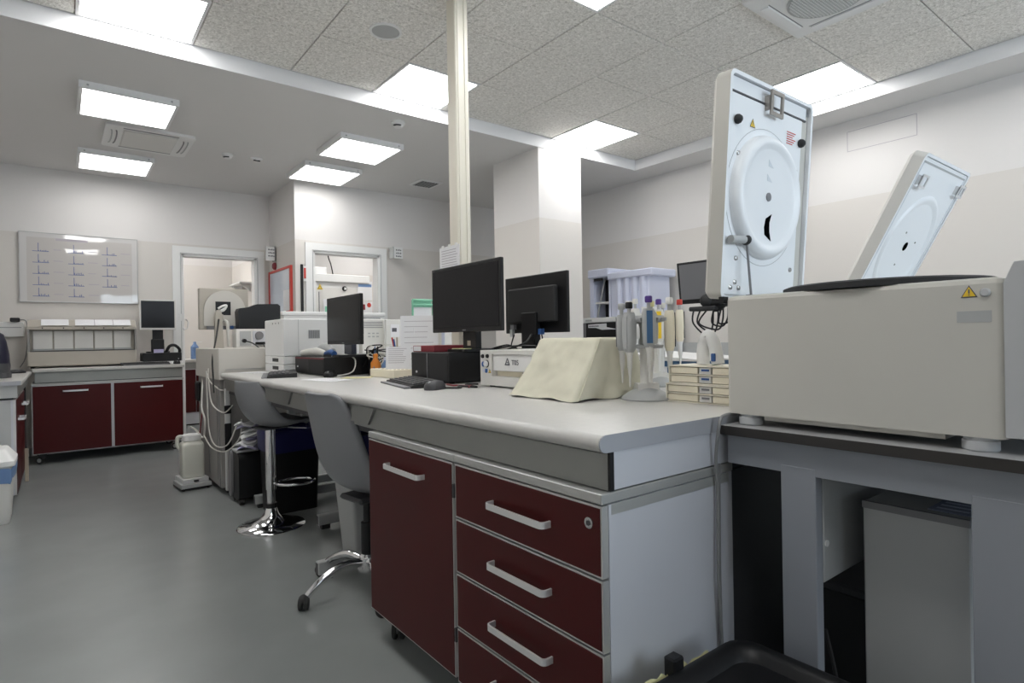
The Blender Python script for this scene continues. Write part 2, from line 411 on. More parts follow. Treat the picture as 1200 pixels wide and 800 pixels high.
for yy, xs in ((2.73, .94), (3.46, 1.2), (4.19, 1.03), (4.5, 1.2)):            # C-shaped bench legs with a foot along the floor
    m = MB(t); m.box(1.35, yy - .025, .06, 1.40, yy + .025, .78, .004).box(xs, yy - .02, .025, 1.75, yy + .02, .085, .004)
    l = m.build('leg', 'ltgrey', t)
    MB(t).box(xs - .0005, yy - .016, .03, xs + .0005, yy + .016, .08).build('foot_end', 'darkgrey', l)
    MB(t).box(xs + .02, yy - .018, 0, xs + .07, yy + .018, .026).build('glide', 'rubber', l)
# pole from bench to ceiling
t = thing('service_pole', 'cream metal service pole rising from the bench to the ceiling', 'pole', (1.83, 2.83, .9))
MB(t).box(1.785, 2.785, .9, 1.875, 2.875, ZR - .001, .006).build('shaft', 'creampost', t)
MB(t).box(1.80 , 2.781, .92, 1.83, 2.786, ZR - .01).build('cover_strip', 'creampost', t)
MB(t).box(1.845, 2.781, .92, 1.865, 2.786, ZR - .01).build('cover_strip', 'creampost', t)
t = thing('notice_sheet', 'printed sheet in a clear sleeve taped to the cream pole', 'paper', (1.775, 2.86, 1.45))
MB(t).box(1.772, 2.755, 1.40, 1.7745, 2.965, 1.645).build('sheet', 'paper', t)
m = MB(t)
for k in range(15):
    z = 1.62 - k * .0145; m.box(1.7712, 2.945, z, 1.7722, 2.79 - .02 * random.random(), z + .004)
m.build('printed_lines', 'inkpale', t)
for k in range(3): MB(t).box(1.7705, 2.775 + .07 * k, 1.636, 1.773, 2.80 + .07 * k, 1.655).build('tape', 'white', t)

# ---------------------------------------------------------------- cabinets under the bench
def bow_handle(par, yc, z, L=.22, x=.915, out=.03, h=.016, t=None, m_='silver', ax='x', sgn=-1, wz=.005):
    # flat bar bent to a bow, standing off a front that looks to -X (or to -Y with ax='y')
    n = 4; r = .014; o, i = [], []
    def arc(cx, cy, rr, a0, a1): return [(cx + rr * math.cos(a0 + (a1 - a0) * k / n), cy + rr * math.sin(a0 + (a1 - a0) * k / n)) for k in range(n + 1)]
    H = L / 2
    outer = [(-H, 0)] + arc(-H + r, out - r, r, PI, PI / 2) + arc(H - r, out - r, r, PI / 2, 0) + [(H, 0)]
    ri = r - wz
    inner = [(H - wz, 0)] + arc(H - r, out - r, ri, 0, PI / 2) + arc(-H + r, out - r, ri, PI / 2, PI) + [(-H + wz, 0)]
    pts = outer + inner
    mb = MB(par)
    if ax == 'x': mb.prism([(x + sgn * p[1], yc + p[0]) for p in pts], 'z', z - h / 2, z + h / 2)
    else: mb.prism([(yc + p[0], x + sgn * p[1]) for p in pts], 'z', z - h / 2, z + h / 2)
    return mb.build('handle', m_, par, True, 40)
def castor(par, x, y, r=.035, rot=0, brake=False):
    R = Matrix.Translation((x, y, 0)) @ Matrix.Rotation(rot, 4, 'Z')
    m = MB(par); m.box(-.022, -.020, .05, .028, .020, .09, mtx=R); o = m.build('castor', 'darkgrey', par)
    for s in (-1, 1):
        k = MB(par); mm = R @ Matrix.Translation((-.012, s * .014 - .008, r)) @ Matrix.Rotation(-PI / 2, 4, 'X')
        k.lathe([(r * .9, 0), (r, .003), (r, .013), (r * .9, .016)], n=18, mtx=mm); k.build('wheel', 'rubber', o, True)
        k = MB(par); k.lathe([(r * .55, -.001), (r * .5, .018)], n=14, mtx=mm); k.build('wheel_hub', 'ltgrey', o, True)
    return o
XF = .915
def carcass(par, y0, y1, z0=.10, z1=.748, xf=.937, xb=1.42):
    MB(par).box(xf, y0, z0, xb, y1, z1).build('body', 'panel', par)
    MB(par).box(XF + .002, y0 - .004, .750, xb, y1 + .002, .773, .002).build('top_panel', 'silver2', par)
mat('silver2', (.47, .475, .46), .4, metal=.45)
mat('edgesilver', (.62, .62, .61), .35, metal=.6)
def front(par, name, y0, y1, z0, z1):
    o = MB(par).box(XF + .002, y0, z0, .936, y1, z1).build(name, 'edgesilver', par)
    MB(par).box(XF, y0 + .005, z0 + .005, XF + .0025, y1 - .005, z1 - .005).build('facing', 'maroon', o)
    return o
t = thing('door_cabinet', 'maroon single-door cabinet on castors under the bench edge', 'cabinet', (XF, 1.478, 0))
carcass(t, 1.478, 2.075)
d = front(t, 'door', 1.482, 2.072, .112, .747)
bow_handle(d, 1.772, .676, .25)
for z in (.665, .24): MB(t).box(.914, 1.474, z - .02, .925, 1.482, z + .02).build('hinge', 'darkgrey', d)
for (a, b) in ((1.0, 1.53), (1.0, 2.01), (1.35, 1.53), (1.35, 2.01)): castor(t, a, b, .035, .9)
t = thing('drawer_unit', 'maroon four-drawer pedestal on castors at the end of the bench', 'drawer unit', (XF, .886, 0))
carcass(t, .884, 1.472)
zz = [.747, .588, .427, .266, .105]
for k in range(4):
    d = front(t, 'drawer', .880, 1.468, zz[k + 1] + .003, zz[k] - (0 if k == 0 else .002))
    bow_handle(d, 1.161, (zz[k + 1] + zz[k]) / 2 + .004, .235)
    if k == 0:
        l = MB(t).cyl((.911, .915, .706), (.916, .915, .706), .0125, 20).build('lock', 'steel', d, True)
        MB(t).cyl((.9095, .915, .706), (.9115, .915, .706), .006, 12).build('key_slot', 'darkgrey', l)
MB(t).box(.937, .878, .105, 1.395, .8845, .748).build('end_panel', 'panel', t)
MB(t).box(.945, .8775, .725, 1.395, .8785, .7485).build('end_strip', 'silver2', t)
for (a, b) in ((1.0, .94), (1.0, 1.41), (1.35, .94), (1.35, 1.41)): castor(t, a, b, .035, .9)

# ---------------------------------------------------------------- black-edged side table and centrifuges
TX0, TX1, TY0, TY1 = 1.345, 2.12, -.55, .868
def side_table(name, label, x0, x1, y0, y1):
    t = thing(name, label, 'table', (x0, y0, 0))
    MB(t).box(x0 + .001, y0 + .001, .858, x1 - .001, y1 - .001, .8805, .0008).build('tabletop', 'tabletop', t)
    m = MB(t); m.box(x0, y0, .857, x0 + .0012, y1, .880).box(x0, y1 - .0012, .857, x1, y1, .880).box(x0, y0, .857, x1, y0 + .0012, .880).box(x1 - .0012, y0, .857, x1, y1, .880)
    m.build('edge_band', 'tableedge', t)
    m = MB(t); m.box(x0 + .025, y0 + .01, .782, x0 + .050, y1 - .006, .857).box(x1 - .06, y0 + .01, .782, x1 - .035, y1 - .006, .857).box(x0 + .05, y1 - .03, .782, x1 - .06, y1 - .006, .857)
    m.build('apron', 'tablegrey', t)
    for (a, b) in ((.722, .640), (.350, .10)) if y1 > .8 else ((y1 - .1, y1 - .2),):
        for xx in (x0 + .024, x1 - .062):
            l = MB(t).box(xx, b, .012, xx + .032, a, .8, .002).build('leg', 'tablegrey', t)
            MB(t).box(xx + .002, b + .01, 0, xx + .03, a - .01, .0125).build('glide', 'rubber', l)
    for yy in (y0 + .03,):
        for xx in (x0 + .024, x1 - .062): MB(t).box(xx, yy, 0, xx + .032, yy + .08, .8, .002).build('leg', 'tablegrey', t)
    return t
side_table('side_table', 'grey steel table with black edge carrying the large open centrifuge', TX0, TX1, TY0, TY1)
side_table('side_table', 'second grey steel table hidden behind the large centrifuge', 2.14, 2.92, -.55, .86)

def warn_triangle(par, o, u, v, n, s, name='warning_sticker'):
    # yellow triangle with dark border and exclamation mark: o centre, u right, v up, n normal
    o, u, v, n = map(Vector, (o, u, v, n))
    def tri(k, d): return [o + (u * a + v * b) * s * k + n * d for a, b in ((-.5, -.38), (.5, -.38), (0, .5))]
    m = MB(par); m.poly(tri(1, .0006)); st = m.build(name, 'ink', par)
    m = MB(par); m.poly(tri(.78, .0010)); m.build('yellow_field', 'yellow', st)
    m = MB(par)
    for (a, b, c, d) in ((-.045, -.10, .045, .22), (-.045, -.23, .045, -.15)):
        m.poly([o + (u * p + v * q) * s + n * .0014 for p, q in ((a, b), (c, b), (c, d), (a, d))])
    m.build('exclamation_mark', 'ink', st)
    return st
# --- first centrifuge
CX0, CX1, CY0, CY1, CZ0, CZ1 = 1.387, 1.86, .300, .872, .908, 1.213
t = thing('centrifuge', 'large beige benchtop centrifuge with its lid standing upright', 'centrifuge', ((CX0 + CX1) / 2, (CY0 + CY1) / 2, .8805))
cen = t
m = MB(t); m.prism(rrect(CX0, CY0, CX1, CY1, .012, 3), 'z', CZ0, CZ1 - .012)
m.loft([[(x, y, CZ1 - .012) for x, y in rrect(CX0, CY0, CX1, CY1, .012, 3)], [(x, y, CZ1 - .004) for x, y in rrect(CX0 + .003, CY0 + .003, CX1 - .003, CY1 - .003, .010, 3)], [(x, y, CZ1) for x, y in rrect(CX0 + .012, CY0 + .012, CX1 - .012, CY1 - .012, .006, 3)]])
m.build('housing', 'centbeige', t, True)
MB(t).box(CX0 + .02, CY0 + .10, .895, CX1 - .05, CY1 - .09, .9085).build('base_plate', 'centbeige', t)
for (a, b) in ((CX0 + .03, CY1 - .05), (CX0 + .03, CY0 + .045), (CX1 - .04, CY1 - .05), (CX1 - .04, CY0 + .045)):
    m = MB(t); m.lathe([(.028, .8805), (.030, .883), (.030, .900), (.027, .9015), (.027, .909)], (a, b, 0), 24); m.build('foot', 'centgrey', t, True)
# bowl opening with a black seal on the deck
bx, by = 1.60, .575
m = MB(t); m.lathe([(.225, CZ1 - .001), (.225, CZ1 + .012), (.215, CZ1 + .016), (.205, CZ1 + .012), (.195, CZ1 - .001)], (bx, by, 0), 48, cap=False); m.build('bowl_seal', 'blackmatte', t, True)
m = MB(t); m.lathe([(.2, CZ1 + .003), (.16, CZ1 + .004), (.04, CZ1 + .005), (.0, CZ1 + .006)], (bx, by, 0), 40, cap=False); m.build('rotor_cover', 'darkgrey', t, True)
# control console at the near end
m = MB(t); m.prism([(CY0, .913), (CY0, 1.200), (CY0 - .016, 1.238), (CY0 - .03, 1.238), (CY0 - .10, 1.165), (CY0 - .125, .935), (CY0 - .11, .913)], 'x', CX0 - .002, CX1 + .002)
m.build('control_console', 'centgrey', t, True, 25)
m = MB(t); m.prism([(CY0 - .05, 1.2185), (CY0 - .0985, 1.1685), (CY0 - .1005, 1.1685), (CY0 - .05, 1.2215)], 'x', CX0 + .06, CX1 - .06); m.build('display', 'screen', t)
MB(t).box(CX0 + .02, CY0 - .11, .905, CX0 + .10, CY0 - .09, .914).build('console_foot', 'white', t)
warn_triangle(t, (CX0 - .0002, .352, 1.186), (0, -1, 0), (0, 0, 1), (-1, 0, 0), .027)
m = MB(t); m.lathe([(.0085, 0), (.0085, .003), (.006, .006), (0.001, .0065)], n=16, mtx=Matrix.Translation((CX0, .327, 1.184)) @ Matrix.Rotation(-PI / 2, 4, 'Y')); m.build('button_plug', 'centgrey', t, True)
MB(t).box(CX0 - .0008, .318, 1.128, CX0 + .001, .372, 1.150).build('rating_plate', 'ltgrey', t)
# lid: local frame, hinge line at the origin, u along X, n (towards the camera side) = -Y, up = Z, then leaned
def make_lid(par, x0, width, height, y, z, lean, thick, big=True):
    T = Matrix.Translation(Vector((x0, y, z))) @ Matrix.Rotation(lean, 4, 'X')
    m = MB(par); wd = .010
    # shell: back plate with four turned-in sides
    sh = []
    out = rrect(0, 0, width, height, .02, 4)
    m.loft([[(a, 0, b) for a, b in out], [(a, thick * .75, b) for a, b in out], [(a, thick, b) for a, b in rrect(.012, .012, width - .012, height - .012, .012, 4)]], cap=False, mtx=T)
    n = len(out)
    m.poly([(a, thick, b) for a, b in rrect(.012, .012, width - .012, height - .012, .012, 4)], mtx=T)
    inn = rrect(wd, wd, width - wd, height - wd, .014, 4)
    shell = m.build('lid_shell', 'centbeige' if big else 'offwhite', par, True, 40)
    m = MB(par); m.loft([[(a, 0, b) for a, b in out], [(a, 0, b) for a, b in inn], [(a, thick * .5, b) for a, b in inn]], cap=False, mtx=T); m.build('lid_rim', 'lidwhite', par, True, 40)
    px0, px1, pz0, pz1 = (.014, width - .055, .012, height - .055) if big else (.0095, width - .0095, .0095, height - .0095)
    m = MB(par); m.box(px0, .004, pz0, px1, .02, pz1, .003, mtx=T); panel = m.build('lid_panel', 'lidwhite', par)
    if big:
        MB(par).box(px1 + .008, .012, pz0, width - .012, .03, pz1 + .02, mtx=T).build('side_flange', 'centbeige', par)
        MB(par).box(px0, .010, pz1 + .004, px1 + .03, .03, height - .012, mtx=T).build('top_flange', 'lidwhite', par)
        MB(par).box(px0, .0035, pz1 - .0005, px1 + .02, .009, pz1 + .004, mtx=T).build('top_seam', 'darkgrey', par)
    return T, panel, (px0, px1, pz0, pz1)
LEAN = math.radians(4.2)
T, panel, (px0, px1, pz0, pz1) = make_lid(t, CX0, .448, .60, .888, 1.208, LEAN, .055)
# domed disc on the inside of the lid (towards -Y)
cu, cv = .196, .288
D = T @ Matrix.Translation((cu, .004, cv)) @ Matrix.Rotation(PI / 2, 4, 'X')
m = MB(t); m.lathe([(.190, 0), (.190, .0006), (.1885, .0006)], n=56, mtx=D, cap=False); m.build('disc_outline', 'ltgrey', panel)
m = MB(t); m.lathe([(.172, 0), (.171, .010), (.165, .021), (.157, .027), (.150, .0285), (.143, .027), (.135, .0215), (.130, .0200), (.08, .0202), (.0, .0205)], n=56, mtx=D, cap=False); m.build('domed_disc', 'lidwhite', panel, True, 60)
m = MB(t); m.lathe([(.012, .020), (.012, .023), (.007, .024), (.001, .024)], n=16, mtx=D @ Matrix.Translation((-.012, .0, 0))); m.build('disc_screw', 'midgrey', panel, True)
m = MB(t); m.prism([(.010, -.045), (-.020, -.060), (-.026, -.085), (-.022, -.105), (.012, -.120), (.002, -.095), (.000, -.07)], 'z', .0200, .0212, mtx=D); m.build('viewing_slot', 'void', panel)
for (a, b) in ((-.004, .09), (-.008, .05)):
    m = MB(t); m.prism([(a - .014, b + .012), (a - .014, b - .006), (a + .012, b - .008)], 'z', .0198, .0211, mtx=D); m.build('moulded_mark', 'lidmark', panel)
for (a, b) in ((px0 + .026, pz1 - .07), (px1 - .012, pz1 - .07)):
    m = MB(t); m.lathe([(.011, 0), (.013, .004), (.012, .010), (.007, .016), (.001, .018)], n=14, mtx=T @ Matrix.Translation((a, .004, b)) @ Matrix.Rotation(PI / 2, 4, 'X')); m.build('rubber_buffer', 'rubber', panel, True)
for (a, b) in ((px0 + .042, pz1 - .155), (px1 - .03, pz1 - .155), (px0 + .055, pz0 + .10), (px0 + .035, pz0 + .02), (px0 + .055, pz0 + .035), (px0 + .075, pz0 + .02), (px1 - .03, pz0 + .085)):
    m = MB(t); m.lathe([(.0075, 0), (.006, .004), (.001, .005)], n=10, mtx=T @ Matrix.Translation((a, .004, b)) @ Matrix.Rotation(PI / 2, 4, 'X')); m.build('screw', 'steel', panel, True)
# latch: square ring bracket
m = MB(t); a, b = .182, .548
a -= .004
for q in ((a, b - .034, a + .010, b + .034), (a + .056, b - .034, a + .066, b + .034), (a + .010, b - .034, a + .056, b - .024), (a + .010, b + .024, a + .056, b + .034)):
    m.box(q[0], -.016, q[1], q[2], -.010, q[3], mtx=T)
m.box(a, -.012, b - .02, a + .005, .006, b + .02, mtx=T)
m.build('latch_ring', 'latch', panel)
u = T.to_3x3() @ Vector((1, 0, 0)); v = T.to_3x3() @ Vector((0, 0, 1)); nn = T.to_3x3() @ Vector((0, -1, 0))
warn_triangle(t, T @ Vector((px0 + .105, .0035, pz1 - .065)), u, v, nn, .028)
m = MB(t)
for k in range(6): m.box(px0 + .290, .0030, pz1 - .050 - k * .0065, px0 + .340 - .008 * (k % 3), .0038, pz1 - .0475 - k * .0065, mtx=T)
m.build('red_caution_print', 'red', panel)
# gas strut at the left of the lid
st = MB(t).cyl(T @ Vector((px0 + .002, -.012, pz0 + .145)), T @ Vector((px0 + .075, -.012, pz0 + .15)), .011, 14).build('strut_arm', 'ltgrey', t, True)
m = MB(t); m.sphere(T @ Vector((px0 + .075, -.012, pz0 + .15)), .015).build('strut_joint', 'rubber', st, True)
MB(t).cyl(T @ Vector((px0 + .077, -.014, pz0 + .14)), (1.483, .855, CZ1 - .005), .0032, 8).build('strut_rod', 'midgrey', st)
MB(t).box(CX0 + .05, CY1 - .04, CZ1 - .001, CX1 - .2, CY1 - .028, CZ1 + .004).build('hinge_strip', 'black', t)
MB(t).box(CX0 - .001, CY1 + .005, 1.195, CX0 + .02, CY1 + .02, 1.213).build('hinge_block', 'black', t)
# --- second centrifuge (only the leaning lid shows)
t = thing('centrifuge', 'pale centrifuge with a white lid leaning half open behind the first', 'centrifuge', (2.44, .57, .8805))
m = MB(t); m.box(2.19, .29, .905, 2.68, .88, 1.215, .012, 2).build('housing', 'centbeige', t)
for (a, b) in ((2.24, .35), (2.63, .35), (2.24, .82), (2.63, .82)): MB(t).lathe([(.028, .8805), (.028, .9055)], (a, b, 0), 16).build('foot', 'offwhite', t)
T, panel, (px0, px1, pz0, pz1) = make_lid(t, 2.2, .45, .53, .905, 1.215, math.radians(27.6), .05, False)
D = T @ Matrix.Translation((.225, .004, .23)) @ Matrix.Rotation(PI / 2, 4, 'X')
m = MB(t); m.lathe([(.185, 0), (.178, .006), (.168, .0065), (.158, .001), (.152, -.0005), (.0, -.0005)], n=48, mtx=D, cap=False); m.build('pressed_disc', 'lidwhite', panel, True, 50)
m = MB(t); m.lathe([(.016, 0.0003), (.016, .0012)], n=20, mtx=D); m.build('centre_hole', 'void', panel)
for a in (.3, 2.4, 4.6):
    m = MB(t); m.lathe([(.004, .0002), (.003, .002)], n=8, mtx=D @ Matrix.Translation((.07 * math.cos(a), .07 * math.sin(a), 0))); m.build('screw', 'steel', panel)
for (a, b) in ((px0 + .05, pz1 - .075), (px1 - .03, pz1 - .06)):
    m = MB(t)
    for q in ((a - .026, b - .022, a - .018, b + .022), (a + .018, b - .022, a + .026, b + .022), (a - .018, b - .022, a + .018, b - .014), (a - .018, b + .014, a + .018, b + .022)):
        m.box(q[0], -.012, q[1], q[2], -.007, q[3], mtx=T)
    m.box(a - .026, -.010, b - .015, a - .021, .006, b + .015, mtx=T); m.build('latch_ring', 'silver', panel)
MB(t).box(px0 + .012, .0030, pz1 - .020, px1 - .012, .0045, pz1 - .014, mtx=T).build('top_seam', 'ltgrey', panel)
for a in (px0 + .012, px1 - .016): MB(t).box(a, .0030, pz0 + .01, a + .004, .0045, pz1 - .014, mtx=T).build('side_seam', 'lidmark', panel)

# ---------------------------------------------------------------- under and beside the side table
t = thing('grey_case', 'tall grey metal case standing under the steel table', 'case', (1.62, .49, 0))
MB(t).box(1.50, .385, .015, 1.95, .592, .715, .003).build('case_body', 'ltgrey', t)
MB(t).box(1.496, .385, .70, 1.506, .592, .716).build('top_rim', 'midgrey', t)
MB(t).box(1.52, .40, 0, 1.90, .58, .016).build('plinth', 'rubber', t)
t = thing('instruction_sheet', 'small blue printed card lying on the grey case', 'paper', (1.6, .43, .715))
MB(t).box(1.53, .39, .7155, 1.75, .47, .7175).build('card', 'cardblue', t)
m = MB(t)
for k in range(6): m.box(1.55 + k * .03, .40, .7176, 1.56 + k * .03, .46, .7179)
m.build('printed_lines', 'lavender', t)
t = thing('control_box', 'grey metal box hung under the tabletop beside the steel leg', 'box', (1.5, .66, .53))
MB(t).box(1.405, .640, .53, 1.82, .72, .845, .002).build('box_body', 'ltgrey', t)
MB(t).cyl((1.418, .6405, .62), (1.418, .637, .62), .008, 14).build('screw_cap', 'white', t)
t = thing('computer_tower', 'black computer tower in the dark behind the grey case', 'computer', (1.9, .66, 0))
MB(t).box(1.62, .60, .01, 1.98, .80, .45, .006).build('case_body', 'darkgrey', t)
MB(t).box(1.612, .61, .05, 1.622, .79, .43, .003).build('front_panel', 'blackmatte', t)
MB(t).box(1.64, .62, 0, 1.96, .78, .012).build('feet', 'rubber', t)
o = tag(MB().tube([(1.45, .66, .40), (1.47, .64, .25), (1.52, .66, .13), (1.62, .68, .14)], .005).build('cable', 'rubber', None, True), 'black cable drooping under the steel table', 'cable')
t = thing('dark_void_box', 'black box standing in for the dark void behind the bench end', 'cabinet', (1.75, .98, 0))  # black box put in as the darkness of the void under the bench
MB(t).box(1.45, .915, .01, 2.5, 1.45, .745).build('body', 'blackmatte', t)
MB(t).box(1.45, .909, .03, 1.95, .916, .74).build('door', 'darkgrey', t)
MB(t).box(1.96, .909, .03, 2.49, .916, .74).build('door', 'darkgrey', t)
MB(t).box(1.48, .93, 0, 2.48, 1.42, .012).build('plinth', 'black', t)
o = MB().tube([(1.42, .868, .901), (1.36, .862, .905), (1.325, .855, .89), (1.322, .866, .80), (1.33, .868, .70), (1.325, .866, .5), (1.335, .865, .3), (1.34, .86, .02)], .0042, 8).build('power_cable', 'cableg', None, True)
tag(o, 'thick grey cable hanging over the bench end to the floor', 'cable')
o = MB().tube([(1.345, .872, .78), (1.342, .872, .62), (1.338, .87, .45), (1.345, .868, .2), (1.352, .865, .02)], .0035, 6).build('thin_cable', 'cableg', None, True)
tag(o, 'thin grey wire hanging beside the thick cable', 'cable')
# black bin at the foot of the bench
t = thing('waste_bin', 'black plastic bin with rolled rim and yellow bag at the bench foot', 'bin', (1.02, .52, 0))
bw = [(rrect(.80, .34, 1.22, .73, .04, 5), .0), (rrect(.765, .30, 1.255, .765, .05, 5), .375), (rrect(.75, .285, 1.27, .78, .055, 5), .378), (rrect(.75, .285, 1.27, .78, .055, 5), .398), (rrect(.765, .30, 1.255, .765, .05, 5), .402), (rrect(.78, .315, 1.24, .75, .05, 5), .392), (rrect(.79, .325, 1.23, .74, .045, 5), .374)]
m = MB(t); m.loft([[(x, y, z) for x, y in p] for p, z in bw]); m.build('bin_body', 'black', t, True, 50)
m = MB(t); m.box(.86, .40, .374, 1.16, .66, .388, .01, 2).build('lid_recess', 'blackmatte', t)
m = MB(t); m.lathe([(.03, .386), (.028, .396), (.012, .402), (.001, .403)], (1.07, .62, 0), 18).build('lid_knob', 'black', t, True)
random.seed(5); N = 14; R1, R2, R3 = [], [], []
for k in range(N):
    x = .93 + k * .018; z = .385 + .018 * random.random()
    R1.append((x, .779, .36)); R2.append((x + random.uniform(-.004, .004), .788 + .008 * random.random(), z)); R3.append((x, .800 + .008 * random.random(), .33 + .02 * random.random()))
m = MB(t); m.loft([R1, R2, R3], cap=False, closed=False); m.build('bag', 'paleyellow', t)
m = MB(t); m.box(1.02, .775, .37, 1.055, .805, .425, .004).build('clip', 'black', t)

# ---------------------------------------------------------------- things on the near bench half
BZ = .9
# cloth-covered instrument
def dust_cover(t):
    m = MB(t); N = 96; L = 18; rings = []
    b = (1.312, 1.378, 1.665, 1.725); tp = (1.448, 1.392, 1.65, 1.70)
    for k in range(L + 1):
        f = k / L; z = BZ + .002 + .203 * f ** .95
        e = f ** .9
        q = [b[i] * (1 - e) + tp[i] * e for i in range(4)]
        r = .010 + .012 * f
        base = rrect(q[0], q[1], q[2], q[3], r, 6); P = []
        per = len(base)
        # resample outline evenly
        seg = [0]
        for i in range(per): seg.append(seg[-1] + (Vector(base[(i + 1) % per]) - Vector(base[i])).length)
        for i in range(N):
            s_ = seg[-1] * i / N; j = 0
            while seg[j + 1] < s_: j += 1
            a, c = Vector(base[j]), Vector(base[(j + 1) % per]); d = seg[j + 1] - seg[j]
            p = a.lerp(c, (s_ - seg[j]) / d if d else 0)
            cx, cy = (q[0] + q[2]) / 2, (q[1] + q[3]) / 2; out = Vector((p.x - cx, p.y - cy)).normalized()
            wv = noise.noise(Vector((p.x * 9, p.y * 9, z * 7))) * .010 + noise.noise(Vector((p.x * 24, p.y * 24, z * 26 + 5))) * .008
            hem = (1 - f) ** 5 * (.006 * math.sin(i * .30) + .014 * noise.noise(Vector((i * .22, 2, 1))))
            p = p + out * (wv + hem)
            P.append((p.x, p.y, z + ((1 - f) ** 6) * .003 * (1 + math.sin(i * .5)) + (.004 * noise.noise(Vector((p.x * 14, p.y * 14, 3))) if f > .9 else 0)))
        rings.append(P)
    q = rings[-1]; cx = sum(p[0] for p in q) / N; cy = sum(p[1] for p in q) / N
    for s_ in (.93, .6, .02):
        rings.append([(cx + (p[0] - cx) * s_, cy + (p[1] - cy) * s_, BZ + .209 + .003 * noise.noise(Vector((p[0] * 12, p[1] * 12, s_)))) for p in q])
    m.loft(rings, cap=False)
    o = m.build('draped_cloth', 'cloth', t, True, 80)
    # stitched seam down the front corner and along the hem
    m = MB(t); m.tube([(1.462, 1.395, 1.106), (1.41, 1.383, 1.03), (1.345, 1.372, .93), (1.32, 1.364, .905)], .0022, 5); m.build('seam', 'cloth', o, True)
    return o
t = thing('covered_instrument', 'instrument hidden under a pale yellowish cloth dust cover', 'dust cover', (1.48, 1.55, BZ))
dust_cover(t)
# white bath marked T05
t = thing('laboratory_bath', 'cream boxy instrument marked T05 with coloured knobs', 'instrument', (1.68, 1.93, BZ))
X0, Y0, Y1, Z1 = 1.50, 1.70, 2.172, 1.062
m = MB(t)
m.box(X0 + .03, Y0, BZ + .008, 1.92, Y1, Z1).box(X0, Y1 - .085, BZ + .008, X0 + .031, Y1, Z1).box(X0, Y0, BZ + .008, X0 + .031, Y1 - .085, BZ + .048).box(X0, Y0, BZ + .145, X0 + .031, Y1 - .085, Z1)
m.build('housing', 'offwhite', t)
MB(t).box(X0 + .006, Y0 + .005, BZ + .072, X0 + .03, Y1 - .088, BZ + .146, .003).build('front_flap', 'white', t)
MB(t).box(X0 + .028, Y0 + .01, BZ + .049, X0 + .0302, Y1 - .09, BZ + .072).build('slot_recess', 'cream', t)
MB(t).box(X0 + .012, Y0 + .16, BZ + .049, X0 + .028, Y0 + .185, BZ + .07).build('bracket', 'midgrey', t)
def knob(par, y, z, r, m_, d=.008, name='knob', x=X0):
    return MB(par).lathe([(r, 0), (r, d * .6), (r * .8, d), (.001, d)], n=16, mtx=Matrix.Translation((x, y, z)) @ Matrix.Rotation(-PI / 2, 4, 'Y')).build(name, m_, par, True)
knob(t, Y1 - .022, 1.035, .009, 'black'); knob(t, Y1 - .058, 1.036, .009, 'black')
knob(t, Y1 - .024, 1.000, .012, 'blue', .004, 'dial_ring'); k = knob(t, Y1 - .048, 1.002, .014, 'silver', .01); knob(t, Y1 - .050, 1.002, .017, 'black', .002, 'dial_ring')
MB(t).box(X0 - .004, Y1 - .056, .962, X0 + .001, Y1 - .038, .980, .002).build('switch', 'blue', t)
MB(t).box(X0 - .001, Y1 - .030, .964, X0 + .001, Y1 - .020, .978).build('blue_sticker', 'lavender', t)
warn_triangle(t, (X0 - .0002, Y1 - .072, .970), (0, -1, 0), (0, 0, 1), (-1, 0, 0), .022)
text(t, 'T05', .030, (X0 + .0045, 1.925, 1.010), FACE_NX, 'ink', t=True, bold=True)
m = MB(t)
for (p, q, r_) in (((1.992, 1.003), (1.978, 1.028), .002), ((1.978, 1.028), (1.966, 1.003), .002), ((1.994, 1.001), (1.964, 1.001), .003), ((1.984, 1.010), (1.972, 1.010), .002)):
    m.cyl((X0 + .005, p[0], p[1]), (X0 + .005, q[0], q[1]), r_, 6)
m.build('flame_logo', 'ink', t)
for a in (Y0 + .05, Y1 - .05):
    for b in (1.53, 1.88): MB(t).cyl((b, a, BZ), (b, a, BZ + .009), .012, 10).build('foot', 'rubber', t)

def computer_desktop(name, label, x0, x1, y0, y1, z1, strip=True, front_red=False):
    t = thing(name, label, 'computer', ((x0 + x1) / 2, (y0 + y1) / 2, BZ))
    MB(t).box(x0, y0, BZ + .006, x1, y1, z1, .004).build('case', 'black', t)
    if strip: MB(t).box(x0 - .003, (y0 + y1) / 2 + .015, BZ + .012, x0 + .001, (y0 + y1) / 2 + .022, z1 - .006).build('trim_strip', 'midgrey', t)
    MB(t).box(x0 - .0025, y0 + .012, BZ + .02, x0 + .001, (y0 + y1) / 2 - .0, z1 - .015).build('front_bezel', 'blackmatte', t)
    if front_red: MB(t).box(x0 - .002, y0 + .01, z1 - .012, x0 + .001, y1 - .01, z1 - .006).build('red_strip', 'darkred', t)
    MB(t).cyl((x0 - .005, y1 - .06, BZ + .05), (x0, y1 - .06, BZ + .05), .006, 10).build('power_button', 'silver', t)
    for a in (y0 + .04, y1 - .04):
        for b in (x0 + .04, x1 - .04): MB(t).cyl((b, a, BZ), (b, a, BZ + .007), .012, 8).build('foot', 'rubber', t)
    return t
computer_desktop('desktop_computer', 'black desktop computer lying flat under the large monitor', 1.46, 1.84, 2.375, 2.75, 1.05)
computer_desktop('desktop_computer', 'black desktop computer under the monitor seen from behind', 1.93, 2.30, 1.98, 2.62, 1.045, False)
computer_desktop('desktop_computer', 'black desktop computer with cluttered top at the far bench end', 1.27, 1.63, 3.50, 4.05, 1.015, False, True)

